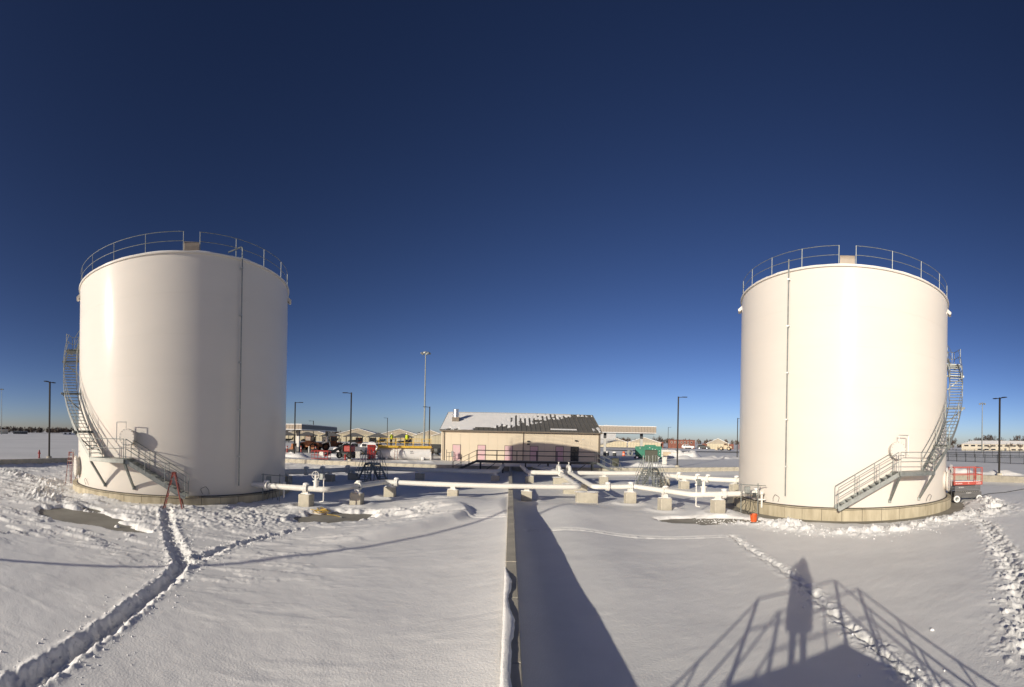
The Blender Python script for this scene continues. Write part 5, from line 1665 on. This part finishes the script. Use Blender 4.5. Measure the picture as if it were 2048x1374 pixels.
# ---------------------------------------------------------------- people
def person(label, loc, rz, top, joints, vest=None, hat=None, bulk=1.0):
    """one skinned body; joints: dict of local points"""
    t = thing('person', label, 'person', loc, rz)
    J = joints
    names, edges = [], []
    order = ['pelvis', 'waist', 'chest', 'neck', 'head', 'crown', 'kneeL', 'ankleL', 'toeL', 'kneeR', 'ankleR', 'toeR', 'shL', 'elL', 'wrL', 'haL', 'shR', 'elR', 'wrR', 'haR', 'hipL', 'hipR']
    rad = dict(pelvis=.155*bulk, waist=.15*bulk, chest=.17*bulk, neck=.065, head=.10, crown=.085, hipL=.11, hipR=.11, kneeL=.075, ankleL=.055, toeL=.05, kneeR=.075, ankleR=.055, toeR=.05, shL=.075, elL=.055, wrL=.04, haL=.045, shR=.075, elR=.055, wrR=.04, haR=.045)
    ed = [('pelvis', 'waist'), ('waist', 'chest'), ('chest', 'neck'), ('neck', 'head'), ('head', 'crown'), ('pelvis', 'hipL'), ('hipL', 'kneeL'), ('kneeL', 'ankleL'), ('ankleL', 'toeL'), ('pelvis', 'hipR'), ('hipR', 'kneeR'), ('kneeR', 'ankleR'), ('ankleR', 'toeR'),
          ('chest', 'shL'), ('shL', 'elL'), ('elL', 'wrL'), ('wrL', 'haL'), ('chest', 'shR'), ('shR', 'elR'), ('elR', 'wrR'), ('wrR', 'haR')]
    me = bpy.data.meshes.new('body')
    me.from_pydata([J[n] for n in order], [(order.index(a), order.index(b)) for a, b in ed], [])
    me.materials.append(M[top])
    o = put('body', me, t)
    o.modifiers.new('skin', 'SKIN')
    o.modifiers.new('sub', 'SUBSURF').levels = 2
    o.modifiers['sub'].render_levels = 2
    lay = me.skin_vertices[0].data
    for i, n in enumerate(order):
        r = rad[n]
        lay[i].radius = (r*1.15, r*0.85) if n in ('chest', 'waist', 'pelvis') else (r, r)
        lay[i].use_root = (n == 'pelvis')
    c, n_ = Vector(J['chest']), Vector(J['waist'])
    h = Vector(J['head'])
    MB().lathe([(0.02, -0.12), (0.07, -0.10), (0.095, -0.02), (0.10, 0.05), (0.07, 0.10), (0.02, 0.125)], 16, tuple(h+Vector((0, -0.012, 0.02)))).build('face', 'skin', t)
    if hat:
        MB().lathe(([(0.15, 0.045), (0.128, 0.05), (0.125, 0.10), (0.09, 0.155), (0.01, 0.175)] if bulk == 1.0 else [(0.19, -0.16), (0.185, -0.02), (0.16, 0.08), (0.09, 0.2), (0.02, 0.29)]), 18, tuple(h)).build('hat', hat, t)
    if bulk > 1:
        MB().lathe([(0.27, -0.62), (0.29, -0.3), (0.285, 0.0), (0.29, 0.22), (0.22, 0.36), (0.1, 0.44)], 20, tuple(n_)).build('coat', top, t)
    if vest:
        MB().lathe([(0.20, -0.20), (0.215, 0.0), (0.225, 0.2), (0.20, 0.36), (0.11, 0.44)], 18, tuple(n_)).build('vest', vest, t)
    for s in ('L', 'R'):
        ha, wr = Vector(J['ha'+s]), Vector(J['wr'+s])
        d = (ha-wr).normalized()
        sd_ = d.cross(Vector((0, 0, 1)) if abs(d.z) < 0.9 else Vector((0, 1, 0))).normalized()
        fm = MB()
        for k in range(4):
            b = ha+sd_*(-0.03+0.02*k)
            L = (0.065, 0.075, 0.07, 0.055)[k]
            up = d.cross(sd_)
            fm.tube([b, b+d*L*0.6, b+d*L*0.9+up*0.025], [0.010, 0.009, 0.007], 6)
        fm.tube([wr+d*0.03+sd_*0.03, ha+sd_*0.055, ha+sd_*0.055+d*0.04], [0.012, 0.010, 0.008], 6)
        fm.build('fingers', 'skin', t)
    return t
def stand_pose(dx=0.0):
    return dict(pelvis=(0, 0, 0.95), waist=(0, 0.0, 1.12), chest=(0, 0.0, 1.38), neck=(0, 0, 1.53), head=(0, -0.01, 1.64), crown=(0, 0, 1.72), hipL=(-.10, 0, .90), hipR=(.10, 0, .90), kneeL=(-.12, -.02, .5), ankleL=(-.13, .02, .08), toeL=(-.14, -.12, .05), kneeR=(.12, -.02, .5), ankleR=(.13, .02, .08), toeR=(.14, -.12, .05),
                shL=(-.20, 0, 1.43), elL=(-.27, 0.02, 1.15), wrL=(-.25, -.12, .95), haL=(-.24, -.17, .88), shR=(.20, 0, 1.43), elR=(.27, 0.02, 1.15), wrR=(.25, -.12, .95), haR=(.24, -.17, .88))
person('worker in yellow vest and white helmet standing by the middle of the yellow railing', (-14.05, 57.0, WZ+1.77), 0.4, 'dark_cloth', stand_pose(), 'hivis', 'white')
ps = stand_pose()
for k in ('waist', 'chest', 'neck', 'head', 'crown', 'shL', 'shR', 'elL', 'elR', 'wrL', 'wrR', 'haL', 'haR'):
    x, y, z = ps[k]
    ps[k] = (x, y-(z-0.95)*0.28, 0.95+(z-0.95)*0.95)
person('worker in yellow vest and white helmet bending near the stair end of the yellow railing', (-16.0, 56.1, WZ+1.77), 1.0, 'dark_cloth', ps, 'hivis', 'white')
person('person in brown work clothes standing beside the end of the horizontal tank', (-11.15, 60.2, WZ), 0.6, 'trim', stand_pose(), None, 'dark_steel')
pp = stand_pose()
pp.update(elL=(-.33, -.12, 1.36), wrL=(-.13, -.30, 1.53), haL=(-.07, -.335, 1.57), elR=(.33, -.12, 1.36), wrR=(.13, -.30, 1.53), haR=(.07, -.335, 1.57))
person('photographer in dark clothes holding up a phone on the crossover stair', (-0.6, -0.44, 2.22), math.pi, 'dark_cloth', pp, None, 'dark_cloth', bulk=1.75).scale = (1.08, 1.08, 1.08)
t = thing('phone', 'dark phone held up in both hands by the photographer', 'phone', (-0.6, -0.085, EYE-0.02), 0)
MB().cbox(0, 0, 0, 0.075, 0.009, 0.15, 0.003).build('case', 'dark_steel', t)
MB().cbox(0, -0.006, 0, 0.066, 0.002, 0.138, 0.0005).build('screen', 'glass', t)
